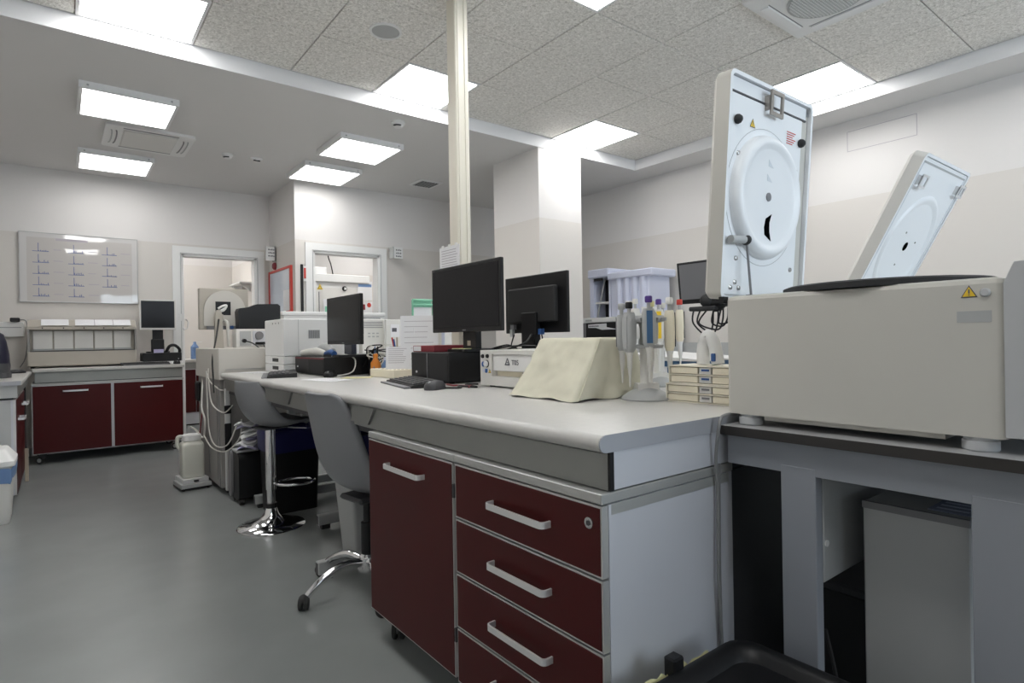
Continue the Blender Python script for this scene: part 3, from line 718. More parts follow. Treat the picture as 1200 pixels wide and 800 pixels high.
def monitor(name, label, x, yc, zc, wd, ht, zbase, face=-1, screen='screen', frame='black', base=(.20, .13), yaw=0, tilt=0, brand=True, neckw=.06):
    # panel looks along face*X in local space
    t = thing(name, label, 'monitor', (x, yc, zbase), yaw)
    z0, z1 = zc - ht / 2 - zbase, zc + ht / 2 - zbase
    f = face; dpt = .035; b = .016
    R = Matrix.Translation((0, 0, (z0 + z1) / 2)) @ Matrix.Rotation(tilt, 4, 'Y') @ Matrix.Translation((0, 0, -(z0 + z1) / 2))
    m = MB(); m.box(0, -wd / 2, z0, -f * dpt * .6, wd / 2, z1, .003, mtx=R); m.build('casing', frame, t)
    MB().box(-f * dpt * .6, -wd * .38, z0 + ht * .18, -f * dpt * 1.5, wd * .38, z1 - ht * .22, .008, 2, mtx=R).build('rear_cover', 'blackmatte' if frame == 'black' else frame, t)
    MB().box(f * .0015, -wd / 2 + b, z0 + b * 1.4, -f * .001, wd / 2 - b, z1 - b, mtx=R).build('screen', screen, t)
    if brand: MB().box(f * .001, -.015, z0 + .006, -f * .001, .015, z0 + .012, mtx=R).build('badge', 'midgrey', t)
    m = MB(); m.box(-f * .03, -neckw, .012, -f * .065, neckw, z0 + ht * .35, .004); m.build('neck', frame, t)
    m = MB(); m.prism(rrect(-f * .05 - base[1], -base[0] / 1.3, -f * .05 + base[1], base[0] / 1.3, .03), 'z', 0, .014); m.build('stand_base', frame, t, True)
    return t
m1 = monitor('monitor', 'large black flat monitor switched off, standing on the flat computer', 1.60, 2.455, 1.318, .62, .338, 1.05, base=(.11, .11))
MB().box(-.0005 + .03, -.012, .03, .0285, .016, .055).build('asset_sticker', 'wood', m1)
m2 = monitor('monitor', 'black monitor turned away, its ribbed back and plugs showing', 2.0, 2.36, 1.292, .50, .305, 1.045, 1)
MB().box(-.055, .135, .115, -.035, .165, .14).build('socket', 'midgrey', m2)
MB().box(-.062, .14, .075, -.045, .16, .115).build('plug', 'ltgrey', m2)
MB().box(-.062, -.10, .085, -.04, -.075, .115).build('blue_plug', 'blue', m2)
m3 = monitor('monitor', 'black square monitor with bluish dark screen at the far bench end', 1.42, 3.575, 1.245, .545, .305, 1.015, -1, 'screen')
mat('screenblue', (.055, .06, .085), .25); m3.children[2].data.materials.clear(); m3.children[2].data.materials.append(M['screenblue'])

def keyboard(name, label, loc, rz, L=.44, W=.15, m_='blackmatte'):
    t = thing(name, label, 'keyboard', loc, rz)
    m = MB(); m.prism([(-W / 2, .0), (W / 2, .0), (W / 2, .028), (W / 2 - .02, .027), (-W / 2 + .004, .012)], 'y', -L / 2, L / 2); m.build('tray', m_, t)
    nr = 5
    for r in range(nr):
        m = MB(); x = -W / 2 + .022 + r * .0235; z = .0125 + (x + W / 2) * .105
        for k in range(21): m.box(x - .0088, -L / 2 + .012 + k * .0202, z, x + .0088, -L / 2 + .012 + k * .0202 + .0165, z + .006)
        m.build('key_row', 'darkgrey', t)
    MB().box(-W / 2 - .03, -L / 2 + .01, 0, -W / 2 + .001, L / 2 - .01, .008, .002).build('wrist_edge', 'midgrey', t)
    return t
keyboard('keyboard', 'black keyboard in front of the flat computer and large monitor', (1.335, 2.50, BZ), math.radians(-12), .46)
keyboard('keyboard', 'black keyboard in front of the far bench monitor', (1.12, 3.84, BZ), math.radians(-16), .52, .17)
def mouse(name, label, loc, rz, m_='darkgrey'):
    t = thing(name, label, 'computer mouse', loc, rz)
    m = MB(); m.loft([[(a * s, b * s, z) for a, b in rrect(-.055, -.03, .055, .03, .026, 5)] for s, z in ((.96, 0), (1, .008), (.95, .022), (.75, .033), (.4, .038), (.02, .039))], cap=False); m.build('shell', m_, t, True, 80)
    MB().box(-.045, -.004, .026, -.02, .004, .036, .002).build('wheel', 'ltgrey', t)
    return t
mouse('computer_mouse', 'dark mouse at the end of the keyboard by the large monitor', (1.265, 2.175, BZ), .4, 'darkgrey')
mouse('computer_mouse', 'black mouse beside the far flat computer', (1.285, 3.44, BZ), .9, 'black')
for i, (pts, lab, mm) in enumerate((
    ([(1.30, 2.17, .905), (1.36, 2.12, .905), (1.40, 2.20, .906), (1.43, 2.10, .905), (1.47, 2.25, .906), (1.49, 2.18, .91)], 'black mouse cord tangled beside the white bath', 'black'),
    ([(1.42, 2.33, .904), (1.40, 2.24, .906), (1.44, 2.18, .904), (1.40, 2.12, .905), (1.46, 2.19, .905)], 'red and black lead coiled behind the mouse', 'darkred'),
    ([(1.30, 3.47, .906), (1.36, 3.44, .908), (1.42, 3.42, .93), (1.44, 3.44, 1.0), (1.40, 3.50, 1.03), (1.34, 3.56, 1.02)], 'pale lead looping from the far mouse over the computer', 'cablew'),
    ([(1.72, 2.30, 1.052), (1.78, 2.20, 1.09), (1.86, 2.24, 1.13), (1.93, 2.30, 1.08), (1.98, 2.40, 1.05)], 'black cable arching between the two large monitors', 'black'),
    ([(1.70, 2.42, 1.054), (1.80, 2.30, 1.075), (1.85, 2.12, 1.068), (1.95, 2.14, 1.05)], 'black cable lying across the computer tops', 'black'),
    ([(1.95, 2.50, 1.13), (1.90, 2.46, 1.07), (1.86, 2.36, 1.06), (1.78, 2.34, 1.08), (1.72, 2.40, 1.06)], 'black video cable hanging from the turned monitor', 'black'),
    ([(1.95, 2.27, 1.13), (1.93, 2.24, 1.08), (1.90, 2.25, 1.05)], 'short blue-plug cable below the turned monitor', 'black'))):
    tag(MB().tube(pts, .004, 6).build('cable', mm, None, True), lab, 'cable')
# red file, notes
t = thing('red_file', 'dark red and white file box lying on the flat computer', 'file', (1.62, 2.68, 1.05))
MB(t).box(1.48, 2.55, 1.0505, 1.70, 2.765, 1.083, .002).build('cover', 'darkred', t)
MB(t).box(1.478, 2.68, 1.055, 1.4805, 2.755, 1.08).build('white_label', 'paper', t)
tag(MB().box(1.555, 2.385, 1.0645, 1.595, 2.50, 1.0675, mtx=None).build('sticky_note', 'paleyellow'), 'yellow sticky notes on the foot of the large monitor', 'paper')

# pipette stands
def make_pipette(name, label, body, stripe, button, L=.24):
    t = thing(name, label, 'pipette'); s = L / .24; t.scale = (1.35, 1.35, 1)
    m = MB(); m.lathe([(.002, 0), (.0028, .03 * s), (.005, .06 * s), (.006, .062 * s), (.007, .10 * s), (.010, .115 * s)], n=10); m.build('tip_cone', 'white' if body != 'ltgrey' else 'offwhite', t, True)
    m = MB(); m.loft([[(a, b, z) for a, b in rrect(-w_, -d_, w_, d_, r_, 3)] for w_, d_, r_, z in ((.009, .009, .006, .112 * s), (.012, .015, .007, .125 * s), (.013, .017, .008, .17 * s), (.0125, .016, .007, .22 * s), (.010, .012, .006, .235 * s))]); m.build('grip', body, t, True)
    MB().box(-.0145, -.007, .125 * s, -.0125, .007, .228 * s).build('stripe', stripe, t)
    MB().cyl((0, 0, .234 * s), (0, 0, .258 * s), .0045, 8).build('plunger', 'ltgrey', t)
    MB().lathe([(.008, .254 * s), (.009, .258 * s), (.009, .272 * s), (.007, .275 * s)], n=10).build('button', button, t, True)
    MB().box(.012, -.006, .205 * s, .034, .006, .214 * s).build('finger_hook', body, t)
    return t
def pip_stand(name, label, cx, cy, h, n=6, R=.078, hook='ltgrey'):
    t = thing(name, label, 'pipette stand', (cx, cy, BZ))
    m = MB(); m.lathe([(.084, 0), (.086, .004), (.083, .010), (.058, .026), (.03, .040), (.024, .045)], n=28); m.build('foot', 'ltgrey', t, True)
    m = MB(); m.prism([(-.078, .008), (.03, .008), (.03, .055), (-.02, .055)], 'y', -.035, .035, mtx=Matrix.Rotation(-2.2, 4, 'Z')); m.build('wedge', 'offwhite', t)
    m = MB(); m.lathe([(.024, .03), (.021, .06), (.020, h - .02), (.026, h)], n=18); m.build('column', 'offwhite', t, True)
    m = MB(); m.lathe([(.03, h - .006), (R * .80, h - .002), (R * .86, h + .006), (R * .80, h + .018), (.02, h + .02)], n=28); m.build('carousel', hook, t, True)
    m = MB(); m.lathe([(.022, h - .085), (R * .70, h - .090), (R * .76, h - .080), (.022, h - .076)], n=24); m.build('lower_ring', hook, t, True)
    for k in range(n):
        a = 2 * PI * k / n + .3
        Rm = Matrix.Rotation(a, 4, 'Z')
        m = MB(); m.box(R * .6, .012, h + .0, R * 1.12, .017, h + .010, mtx=Rm).box(R * .6, -.017, h + .0, R * 1.12, -.012, h + .010, mtx=Rm); m.build('hook', hook, t)
    return t
pip_stand('pipette_stand', 'grey carousel pipette stand beside the cloth cover', 1.565, 1.285, .262)
pip_stand('pipette_stand', 'second pipette carousel behind the first stand', 2.03, 1.60, .285)
def hang(cx, cy, lat, fwd, z, kind, label):
    p = Vector((cx, cy, z)) + rt * lat - fw * fwd
    t = make_pipette('pipette', label, *kind); d = Vector((cx, cy, 0)) - Vector((p.x, p.y, 0))
    t.location = p; t.rotation_euler = (0, 0, math.atan2(d.y, d.x))
    t['group'] = 'pipettes hanging on the two stands'
    return t
hang(1.565, 1.285, -.062, .035, .945, ('ltgrey', 'ltgrey', 'black', .245), 'grey pipette with black button on the front stand')
hang(1.565, 1.285, -.006, .074, .962, ('ltgrey', 'bluedev', 'purple', .245), 'pipette with a long blue side stripe on the front stand')
hang(1.565, 1.285, -.045, -.05, .965, ('ltgrey', 'ltgrey', 'offwhite', .235), 'plain grey pipette at the rear of the front stand')
hang(1.565, 1.285, .075, .02, .940, ('cream', 'black', 'white', .262), 'cream pipette with small black window on the front stand')
hang(1.565, 1.285, .034, -.062, .965, ('ltgrey', 'orange', 'paleyellow', .235), 'pipette with an orange stripe on the front stand')
hang(1.565, 1.285, -.078, -.012, .955, ('ltgrey', 'midgrey', 'ltgrey', .235), 'grey pipette with grey stripe at the cloth side of the front stand')
hang(2.03, 1.60, .085, .03, .965, ('cream', 'black', 'red', .262), 'cream pipette with red button on the rear stand')
hang(2.03, 1.60, -.015, .075, .965, ('offwhite', 'yellow', 'purple', .262), 'pale pipette with purple button on the rear stand')
hang(2.03, 1.60, -.10, .02, .985, ('offwhite', 'offwhite', 'offwhite', .25), 'pale multichannel pipette on the rear stand')
hang(2.03, 1.60, .04, -.07, .965, ('white', 'ltgrey', 'offwhite', .255), 'white slim pipette on the rear stand')

# small drawer organiser
t = thing('drawer_organiser', 'stacked cream plastic drawer boxes beside the centrifuge', 'organiser', (1.63, 1.07, BZ))
for lv in range(2):
    z = BZ + .001 + lv * .059
    y0, y1, x0 = .945, 1.205 - lv * .012, 1.565
    m = MB(t); m.box(x0, y0, z, 1.70, y1, z + .003).box(x0, y0, z + .054, 1.70, y1, z + .058).box(x0, y0, z, 1.70, y0 + .003, z + .056).box(x0, y1 - .003, z, 1.70, y1, z + .056).box(1.697, y0, z, 1.70, y1, z + .056).box(x0, y0, z + .027, 1.70, y1, z + .030)
    c = m.build('frame', 'offcream', t)
    for r in range(2):
        for (a, b, mm) in ((y0 + .006, 1.035, 'cream'), (1.040, 1.082, 'offwhite'), (1.087, y1 - .006, 'cream')):
            d = MB(t).box(x0 + .003, a, z + .005 + r * .027, x0 + .11, b, z + .025 + r * .027, .001).build('drawer', mm, t)
            if mm == 'offwhite': MB(t).box(x0 + .0005, a + .006, z + .014 + r * .027, x0 + .0035, b - .01, z + .020 + r * .027).build('label_strip', 'blue' if lv else 'midgrey', d)
t = thing('tape_dispenser', 'white arched plastic dispenser with blue print on the organiser', 'dispenser', (1.64, 1.08, 1.018))
m = MB(t); m.tube([(1.63, 1.108, 1.021), (1.63, 1.106, 1.08), (1.63, 1.088, 1.112), (1.63, 1.068, 1.085), (1.63, 1.058, 1.04), (1.63, 1.054, 1.021)], .020, 12, 5); m.build('arch', 'white', t, True, 80)
m = MB(t); m.box(1.604, 1.05, 1.03, 1.612, 1.064, 1.055, .002).build('blue_print', 'blue', t)
# blue instrument with white lid behind the pipettes
t = thing('blue_instrument', 'dark blue instrument with a sloping white lid behind the pipettes', 'instrument', (2.38, 1.74, BZ))
MB(t).box(2.22, 1.52, BZ + .008, 2.60, 1.95, 1.0, .006).build('housing', 'bluedev', t)
m = MB(t); m.prism([(1.51, .998), (1.96, .998), (1.96, 1.03), (1.51, 1.005)], 'x', 2.205, 2.61); m.build('lid', 'white', t)
MB(t).box(2.217, 1.70, .92, 2.222, 1.80, .97).build('label', 'paper', t)
for a in (1.56, 1.91):
    for b in (2.26, 2.56): MB(t).cyl((b, a, BZ), (b, a, BZ + .009), .012, 8).build('foot', 'rubber', t)

# ---------------------------------------------------------------- clutter in the middle of the bench
t = thing('foam_rack', 'cream foam tube rack beside the loose papers', 'rack', (1.52, 3.1, BZ))
MB(t).box(1.462, 2.955, BZ + .001, 1.575, 3.27, BZ + .048, .003).build('block', 'cream', t)
m = MB(t)
for a in range(4):
    for b in range(6): m.cyl((1.48 + a * .025, 2.985 + b * .05, BZ + .0475), (1.48 + a * .025, 2.985 + b * .05, BZ + .0488), .009, 8)
m.build('wells', 'wood', t)
def leaning(name, label, cat, x, y, w_, h_, lean, mat_, z=BZ, th=.004, rz=0, lines=True):
    t = thing(name, label, cat, (x, y, z), rz)
    R = Matrix.Rotation(lean, 4, 'Y')
    MB().box(0, -w_ / 2, 0, th, w_ / 2, h_, mtx=R).build('sheet', mat_, t)
    if lines:
        m = MB()
        for k in range(8): m.box(-.0006, -w_ * .38 + w_ * .2 * random.random(), h_ * (.9 - k * .09), .0002, w_ * .4, h_ * (.9 - k * .09) + .003, mtx=R)
        m.build('printed_lines', 'inkpale', t)
    return t
RF = math.radians(58)
leaning('document_sheet', 'printed sheet propped against the pen pot', 'paper', 1.535, 3.05, .14, .13, .22, 'paper', z=BZ + .0485, rz=RF)
for k in range(3):
    leaning('document_folder', ['tall white folder leaning upright at the pole side', 'pale grey folder behind the tall white folder', 'thin blue-grey folder at the back of the leaning folders'][k], 'folder', 1.70 + .028 * k, 3.10 + .008 * k, .225, .365 - .008 * k, .16, ['paper', 'offwhite', 'lavender'][k], lines=(k == 0), rz=RF)
t = thing('green_rack', 'mint green wire rack with papers behind the white folders', 'rack', (1.87, 3.36, BZ))
m = MB(t); gx0, gx1, gy = 1.80, 1.95, 3.36
for (p, q) in (((gx0, gy, .905), (gx0, gy, 1.37)), ((gx1, gy, .905), (gx1, gy, 1.37)), ((gx0, gy, 1.37), (gx1, gy, 1.37)), ((gx0, gy, 1.34), (gx1, gy, 1.34)), ((gx0, gy, .906), (gx0, gy + .12, .906)), ((gx1, gy, .906), (gx1, gy + .12, .906)), ((gx0, gy, .906), (gx1, gy, .906))): m.cyl(p, q, .007, 8)
m.build('wire_frame', 'green', t)
MB(t).box(gx0 + .01, gy + .008, .92, gx1 - .01, gy + .011, 1.325).build('sheet', 'paper', t)
MB(t).box(gx0 + .01, gy + .004, 1.325, gx1 - .01, gy + .009, 1.37).build('green_band', 'green', t)
t = thing('pen_pot', 'blue desk tidy holding pens and scissors', 'pen pot', (1.66, 3.28, BZ))
MB(t).box(1.61, 3.20, BZ + .001, 1.71, 3.36, BZ + .16, .004).build('tray', 'bluedev', t)
MB(t).box(1.605, 3.19, BZ + .16, 1.64, 3.30, BZ + .175).build('rim', 'midgrey', t)
for k in range(6):
    a = 3.21 + k * .026; MB(t).cyl((1.65 + .01 * (k % 3), a, BZ + .10), (1.655 + .02 * math.sin(k), a + .015 * math.cos(k * 2), BZ + .22 + .01 * (k % 2)), .005, 6).build('pen', ['blue', 'black', 'yellow', 'wood', 'blue', 'red'][k], t)
t = thing('paper_strips', 'kraft and white strips standing in the desk tidy', 'paper', (1.67, 3.22, BZ + .16))
for k, mm in enumerate(('wood', 'cream', 'paper')): MB(t).box(1.67 + .012 * k, 3.19 - .02 * k, 1.062, 1.674 + .012 * k, 3.235 - .02 * k, 1.225 - .02 * k, mtx=None).build('strip', mm, t)
def bottle(name, label, cat, x, y, r, h, mm, cap):
    t = thing(name, label, cat, (x, y, BZ))
    MB().lathe([(r * .95, .001), (r, .006), (r, h * .6), (r * .45, h * .78), (r * .4, h * .86)], n=14).build('body', mm, t, True)
    MB().lathe([(r * .5, h * .84), (r * .5, h), (r * .3, h * 1.02)], n=12).build('cap', cap, t, True)
bottle('small_bottle', 'orange squat bottle next to the foam rack', 'bottle', 1.53, 3.34, .030, .13, 'orange', 'orange')
bottle('small_bottle', 'blue squat bottle beside the orange one', 'bottle', 1.575, 3.30, .022, .11, 'bluebag', 'lavender')
bottle('small_bottle', 'black upright bottle beside the far computer', 'bottle', 1.56, 3.44, .028, .15, 'black', 'black')
# crumpled things on the far computer
t = thing('glove_heap', 'pale crumpled gloves heaped on the far flat computer', 'gloves', (1.36, 3.92, 1.015))
m = MB(t); m.tube([(1.30, 3.98, 1.035), (1.33, 3.86, 1.045), (1.35, 3.78, 1.04), (1.36, 3.72, 1.03)], lambda q: .030 * (1 - .6 * abs(q - .4)), 10, 5); m.build('pale_glove', 'cablew', t, True, 80)
m = MB(t); m.tube([(1.42, 4.0, 1.05), (1.43, 3.90, 1.065), (1.44, 3.80, 1.045)], lambda q: .038 * (1 - .7 * abs(q - .4)), 10, 5); m.build('grey_glove', 'ltgrey', t, True, 80)
m = MB(t); m.tube([(1.36, 3.70, 1.035), (1.35, 3.60, 1.045), (1.35, 3.54, 1.035)], .018, 8, 4); m.build('blue_glove', 'blue', t, True, 80)
t = thing('cable_tangle', 'tangle of black and white leads behind the far monitor', 'cables', (1.6, 3.46, BZ))
for k in range(7):
    random.seed(40 + k)
    P = [(1.55 + random.uniform(-.06, .12), 3.42 + random.uniform(-.10, .08), .93 + random.uniform(0, .17)) for _ in range(5)]
    MB(t).tube(P, .004, 5).build('lead', ['black', 'black', 'cablew', 'black', 'bluedev', 'black', 'cablew'][k], t, True)
for (x, y, a, b, r, lab) in ((1.10, 4.40, .15, .21, .3, 'white sheet by the far keyboard near the bench corner'), (1.17, 3.18, .16, .30, .2, 'white sheet lying in front of the far mouse'), (1.36, 3.22, .12, .16, .9, 'cream slip of paper under the pale lead')):
    t = thing('loose_sheet', lab, 'paper', (x, y, BZ), r)
    MB().box(-a / 2, -b / 2, .0006, a / 2, b / 2, .0022).build('sheet', 'paper' if 'white' in lab else 'paleyellow', t)
    m = MB()
    for k in range(5): m.box(-a * .35, -b * .4 + k * b * .15, .0023, a * .3, -b * .4 + k * b * .15 + .004, .0026)
    m.build('printed_lines', 'inkpale', t)
t = thing('beige_terminal', 'small beige box with vent slots behind the far monitor', 'instrument', (1.95, 4.4, BZ))
MB(t).box(1.86, 4.30, BZ + .004, 2.05, 4.55, 1.285, .006).build('case', 'offwhite', t)
for k in range(4): MB(t).box(1.875, 4.2985, 1.255 - k * .014, 2.035, 4.3005, 1.260 - k * .014).build('vent_slot', 'midgrey', t)
for k in range(6): MB(t).box(1.91 + .035 * (k % 3), 4.2985, 1.165 - .025 * (k // 3), 1.93 + .035 * (k % 3), 4.3005, 1.175 - .025 * (k // 3)).build('key', 'ltgrey', t)
MB(t).box(1.87, 4.3, BZ, 2.04, 4.54, BZ + .0045).build('feet', 'rubber', t)
t = thing('grey_partition', 'low pale grey partition panel with small notices across the bench', 'partition', (2.25, 4.22, BZ))
MB(t).box(2.02, 4.21, BZ + .001, 2.62, 4.235, 1.275, .003).build('panel', 'offwhite', t)
for (a, b) in ((2.06, 1.20), (2.15, 1.21)):
    n_ = MB(t).box(a, 4.208, b - .06, a + .075, 4.2102, b + .04).build('notice', 'paper', t)
    MB(t).box(a + .01, 4.2072, b - .02, a + .05, 4.2082, b + .01).build('notice_print', 'ink', n_)

# white laser printer at far end
t = thing('laser_printer', 'white boxy laser printer with two paper trays at the bench end', 'printer', (1.46, 4.30, BZ))
x0, x1, y0, y1 = 1.205, 1.745, 4.085, 4.53
MB(t).box(x0, y0, BZ + .115, x1, y1, 1.272, .005).build('upper_body', 'white', t)
for k in range(2):
    z = BZ + .006 + k * .055
    d = MB(t).box(x0, y0, z, x1, y1, z + .052, .003).build('paper_tray', 'white', t)
    MB(t).box(x0 - .001, y0 + .12, z + .016, x0 + .002, y0 + .26, z + .04).build('tray_grip', 'black', d)
MB(t).box(x0 + .17, y0 - .0015, 1.135, x0 + .25, y0 + .001, 1.195).build('vent_plate', 'ltgrey', t)
m = MB(t)
for k in range(8): m.box(x0 + .175 + k * .0095, y0 - .003, 1.138, x0 + .179 + k * .0095, y0 - .001, 1.192)
m.build('vent_bars', 'midgrey', t)
MB(t).box(x0 + .01, y0 - .001, BZ + .113, x1 - .01, y0 + .001, BZ + .1155).build('seam', 'ltgrey', t)
MB(t).box(x0 + .10, y0 - .001, BZ + .12, x0 + .1025, y0 + .001, 1.268).build('seam', 'ltgrey', t)
for k in range(3): MB(t).cyl((x0 - .002, y0 + .10 + .07 * k, 1.245), (x0, y0 + .10 + .07 * k, 1.245), .006, 8).build('button', 'midgrey', t)
MB(t).box(x0 + .03, y0 + .03, BZ, x1 - .03, y1 - .03, BZ + .0065).build('feet', 'rubber', t)

# ---------------------------------------------------------------- stool and chair
def shell(par, prof, width, curl, thick, m_, name='seat_shell'):
    # prof: list of (x, z, half width); surface swept across Y, edges curling up/forward along the normal
    P = []
    n = 14
    def cr(i, t):
        a, b, c, d = prof[max(i - 1, 0)], prof[i], prof[i + 1], prof[min(i + 2, len(prof) - 1)]
        return [.5 * ((2 * b[k]) + (c[k] - a[k]) * t + (2 * a[k] - 5 * b[k] + 4 * c[k] - d[k]) * t * t + (3 * b[k] - a[k] - 3 * c[k] + d[k]) * t ** 3) for k in range(len(b))]
    C_ = [cr(i, k / 6) for i in range(len(prof) - 1) for k in range(6)] + [list(prof[-1])]
    rows = []
    for i, c in enumerate(C_):
        a, b = C_[max(i - 1, 0)], C_[min(i + 1, len(C_) - 1)]
        tx, tz = b[0] - a[0], b[1] - a[1]; L = math.hypot(tx, tz); nx, nz = -tz / L, tx / L
        rows.append([(c[0] + nx * curl * c[3] * abs(s) ** 2.2, c[2] * s, c[1] + nz * curl * c[3] * abs(s) ** 2.2) for s in [2 * k / n - 1 for k in range(n + 1)]])
    bm = bmesh.new(); V = [[bm.verts.new(p) for p in r] for r in rows]
    for a, b in zip(V, V[1:]):
        for k in range(n): bm.faces.new((a[k], a[k + 1], b[k + 1], b[k]))
    bmesh.ops.recalc_face_normals(bm, faces=bm.faces)
    me = bpy.data.meshes.new(name); bm.to_mesh(me); bm.free(); me.materials.append(M[m_]); me.polygons.foreach_set('use_smooth', [True] * len(me.polygons))
    o = bpy.data.objects.new(name, me); C.objects.link(o); o.parent = par
    md = o.modifiers.new('thickness', 'SOLIDIFY'); md.thickness = thick; md.offset = 0
    return o
# bar stool at the far end (facing the bench, +X)
t = thing('bar_stool', 'grey moulded bar stool on a chrome trumpet base at the bench', 'stool', (1.01, 3.72, 0), math.radians(15))
shell(t, [(-.155, .885, .135, .3), (-.150, .80, .185, .7), (-.125, .70, .20, 1.0), (-.06, .625, .205, 1.0), (.04, .605, .205, .8), (.14, .62, .20, .5), (.21, .635, .18, .2)], .4, .055, .012, 'chairgrey')
m = MB(); m.lathe([(.19, 0), (.195, .004), (.19, .010), (.12, .022), (.07, .045), (.045, .075), (.033, .11), (.031, .115)], n=48); m.build('base', 'chrome', t, True, 60)
MB().lathe([(.033, .112), (.033, .14)], n=20).build('collar', 'black', t, True)
MB().lathe([(.024, .135), (.024, .22), (.030, .222), (.030, .60)], n=24).build('column', 'chrome', t, True)
MB().box(-.08, -.08, .592, .08, .08, .604, .01).build('seat_plate', 'darkgrey', t)
a = -.55; P = [(.03, 0, .255)] + [(.14 - .11 * math.cos(q), .09 * math.sin(q), .255) for q in [2 * PI * k / 20 for k in range(1, 20)]] + [(.03, 0, .255)]
MB().tube([Matrix.Rotation(a, 4, 'Z') @ Vector(p) for p in P], .010, 8, smooth=False).build('foot_ring', 'chrome', t, True, 80)
MB().cyl((.04, -.05, .60), (.16, -.14, .585), .004, 6).build('lift_lever', 'chrome', t)
# swivel chair next to the door cabinet
t = thing('swivel_chair', 'grey shell swivel chair on a chrome star base beside the maroon door', 'chair', (1.09, 2.49, 0), math.radians(8))
shell(t, [(-.235, .893, .10, .1), (-.225, .86, .165, .45), (-.205, .74, .20, .8), (-.175, .60, .215, 1.0), (-.115, .49, .22, 1.0), (0, .44, .225, .9), (.12, .445, .22, .6), (.20, .46, .19, .2)], .4, .06, .014, 'chairgrey')
MB().box(-.09, -.09, .405, .09, .09, .43, .01).build('seat_plate', 'darkgrey', t)
MB().lathe([(.030, .12), (.030, .30), (.02, .302), (.02, .41)], n=20).build('gas_column', 'black', t, True)
MB().lathe([(.045, .085), (.048, .10), (.04, .15), (.03, .16)], n=20).build('hub', 'chrome', t, True)
for k in range(5):
    a = math.radians(185 - 8 + 72 * k); ca, sa = math.cos(a), math.sin(a)
    l = MB().tube([(.03 * ca, .03 * sa, .125), (.12 * ca, .12 * sa, .135), (.21 * ca, .21 * sa, .105), (.27 * ca, .27 * sa, .065), (.285 * ca, .285 * sa, .052)], lambda q: .020 - .006 * q, 10, 5).build('leg', 'chrome', t, True, 80)
    c = MB(); px, py = .30 * ca, .30 * sa; R = Matrix.Translation((px, py, 0)) @ Matrix.Rotation(a + 1.0, 4, 'Z')
    for s in (-1, 1):
        c.lathe([(.020, 0), (.027, .003), (.027, .015), (.020, .018)], n=16, mtx=R @ Matrix.Translation((0, s * .012 - .009, .0275)) @ Matrix.Rotation(-PI / 2, 4, 'X'))
    c.sphere((px, py, .042), .022, n=10); c.build('castor', 'rubber', l, True)

# ---------------------------------------------------------------- things under the bench
t = thing('grey_waste_bin', 'grey tapered waste bin behind the swivel chair', 'bin', (1.27, 2.86, 0))
m = MB(); m.loft([[(a * s, b * s, z) for a, b in rrect(-.15, -.12, .15, .12, .02, 3)] for s, z in ((.78, 0), (1, .40), (1.03, .40), (1.03, .415), (.98, .415), (.95, .39))]); m.build('body', 'ltgrey', t, True, 30)
def blackbin(label, x, y, w_, d_, h, bag, grp=None):
    t = thing('waste_container', label, 'bin', (x, y, 0))
    m = MB(); m.loft([[(a * s, b * s, z) for a, b in rrect(-w_ / 2, -d_ / 2, w_ / 2, d_ / 2, .03, 4)] for s, z in ((.88, 0), (.98, h - .05), (1.0, h - .05), (1.0, h), (.95, h), (.93, h - .03))]); m.build('body', 'black', t, True, 40)
    if bag:
        m = MB(); m.loft([[(a * s * (1 + .02 * math.sin(i * 1.7)), b * s, z + .008 * math.sin(i * 2.1)) for i, (a, b) in enumerate(rrect(-w_ / 2, -d_ / 2, w_ / 2, d_ / 2, .03, 4))] for s, z in ((1.02, h - .13), (1.04, h - .02), (1.02, h + .012), (.95, h + .01), (.90, h - .05))], cap=False); m.build('liner', bag, t, True, 60)
    return t
blackbin('black container with a folded navy blue bag beside the stool column', 1.22, 4.04, .34, .26, .53, 'navybag')
blackbin('black container with navy bag deep under the bench', 1.62, 3.70, .34, .28, .50, 'navybag')
blackbin('low black container deep under the bench behind the stool', 1.66, 3.20, .36, .30, .34, None)
t = thing('trolley_case', 'rounded black rolling case with grey edge against the instrument tower', 'case', (1.03, 4.42, 0))
m = MB(t); m.prism(rrect(4.30, .03, 4.54, .36, .06, 4), 'x', .96, 1.22); m.build('shell', 'black', t, True)
m = MB(t); m.prism(rrect(4.46, .035, 4.545, .355, .04, 4), 'x', .945, .962); m.build('grey_edge', 'midgrey', t, True)
m = MB(t); m.box(.955, 4.34, .355, 1.10, 4.48, .372, .004).build('handle', 'ltgrey', t)
for y in (4.34, 4.50): MB(t).cyl((.97, y, .02), (1.0, y, .02), .02, 12).build('wheel', 'rubber', t)
t = thing('paper_heap', 'crumpled lilac and white paper heaped on the black rolling case', 'paper', (1.05, 4.38, .372))
for k in range(8):
    random.seed(90 + k); bm = MB(t)
    x, y, z = 1.05 + random.uniform(-.03, .05), 4.38 + random.uniform(-.05, .05), .385 + .022 * k
    P = [(x + .07 * math.cos(q) * (1 + .3 * math.sin(3 * q + k)), y + .06 * math.sin(q), z + .016 * math.sin(2 * q + k)) for q in [2 * PI * j / 10 for j in range(10)]]
    bm.loft([P, [(p[0] + .01, p[1] + .008, p[2] + .012) for p in P]]); bm.build('sheet', 'paper' if k % 3 else 'lilac', t, True)

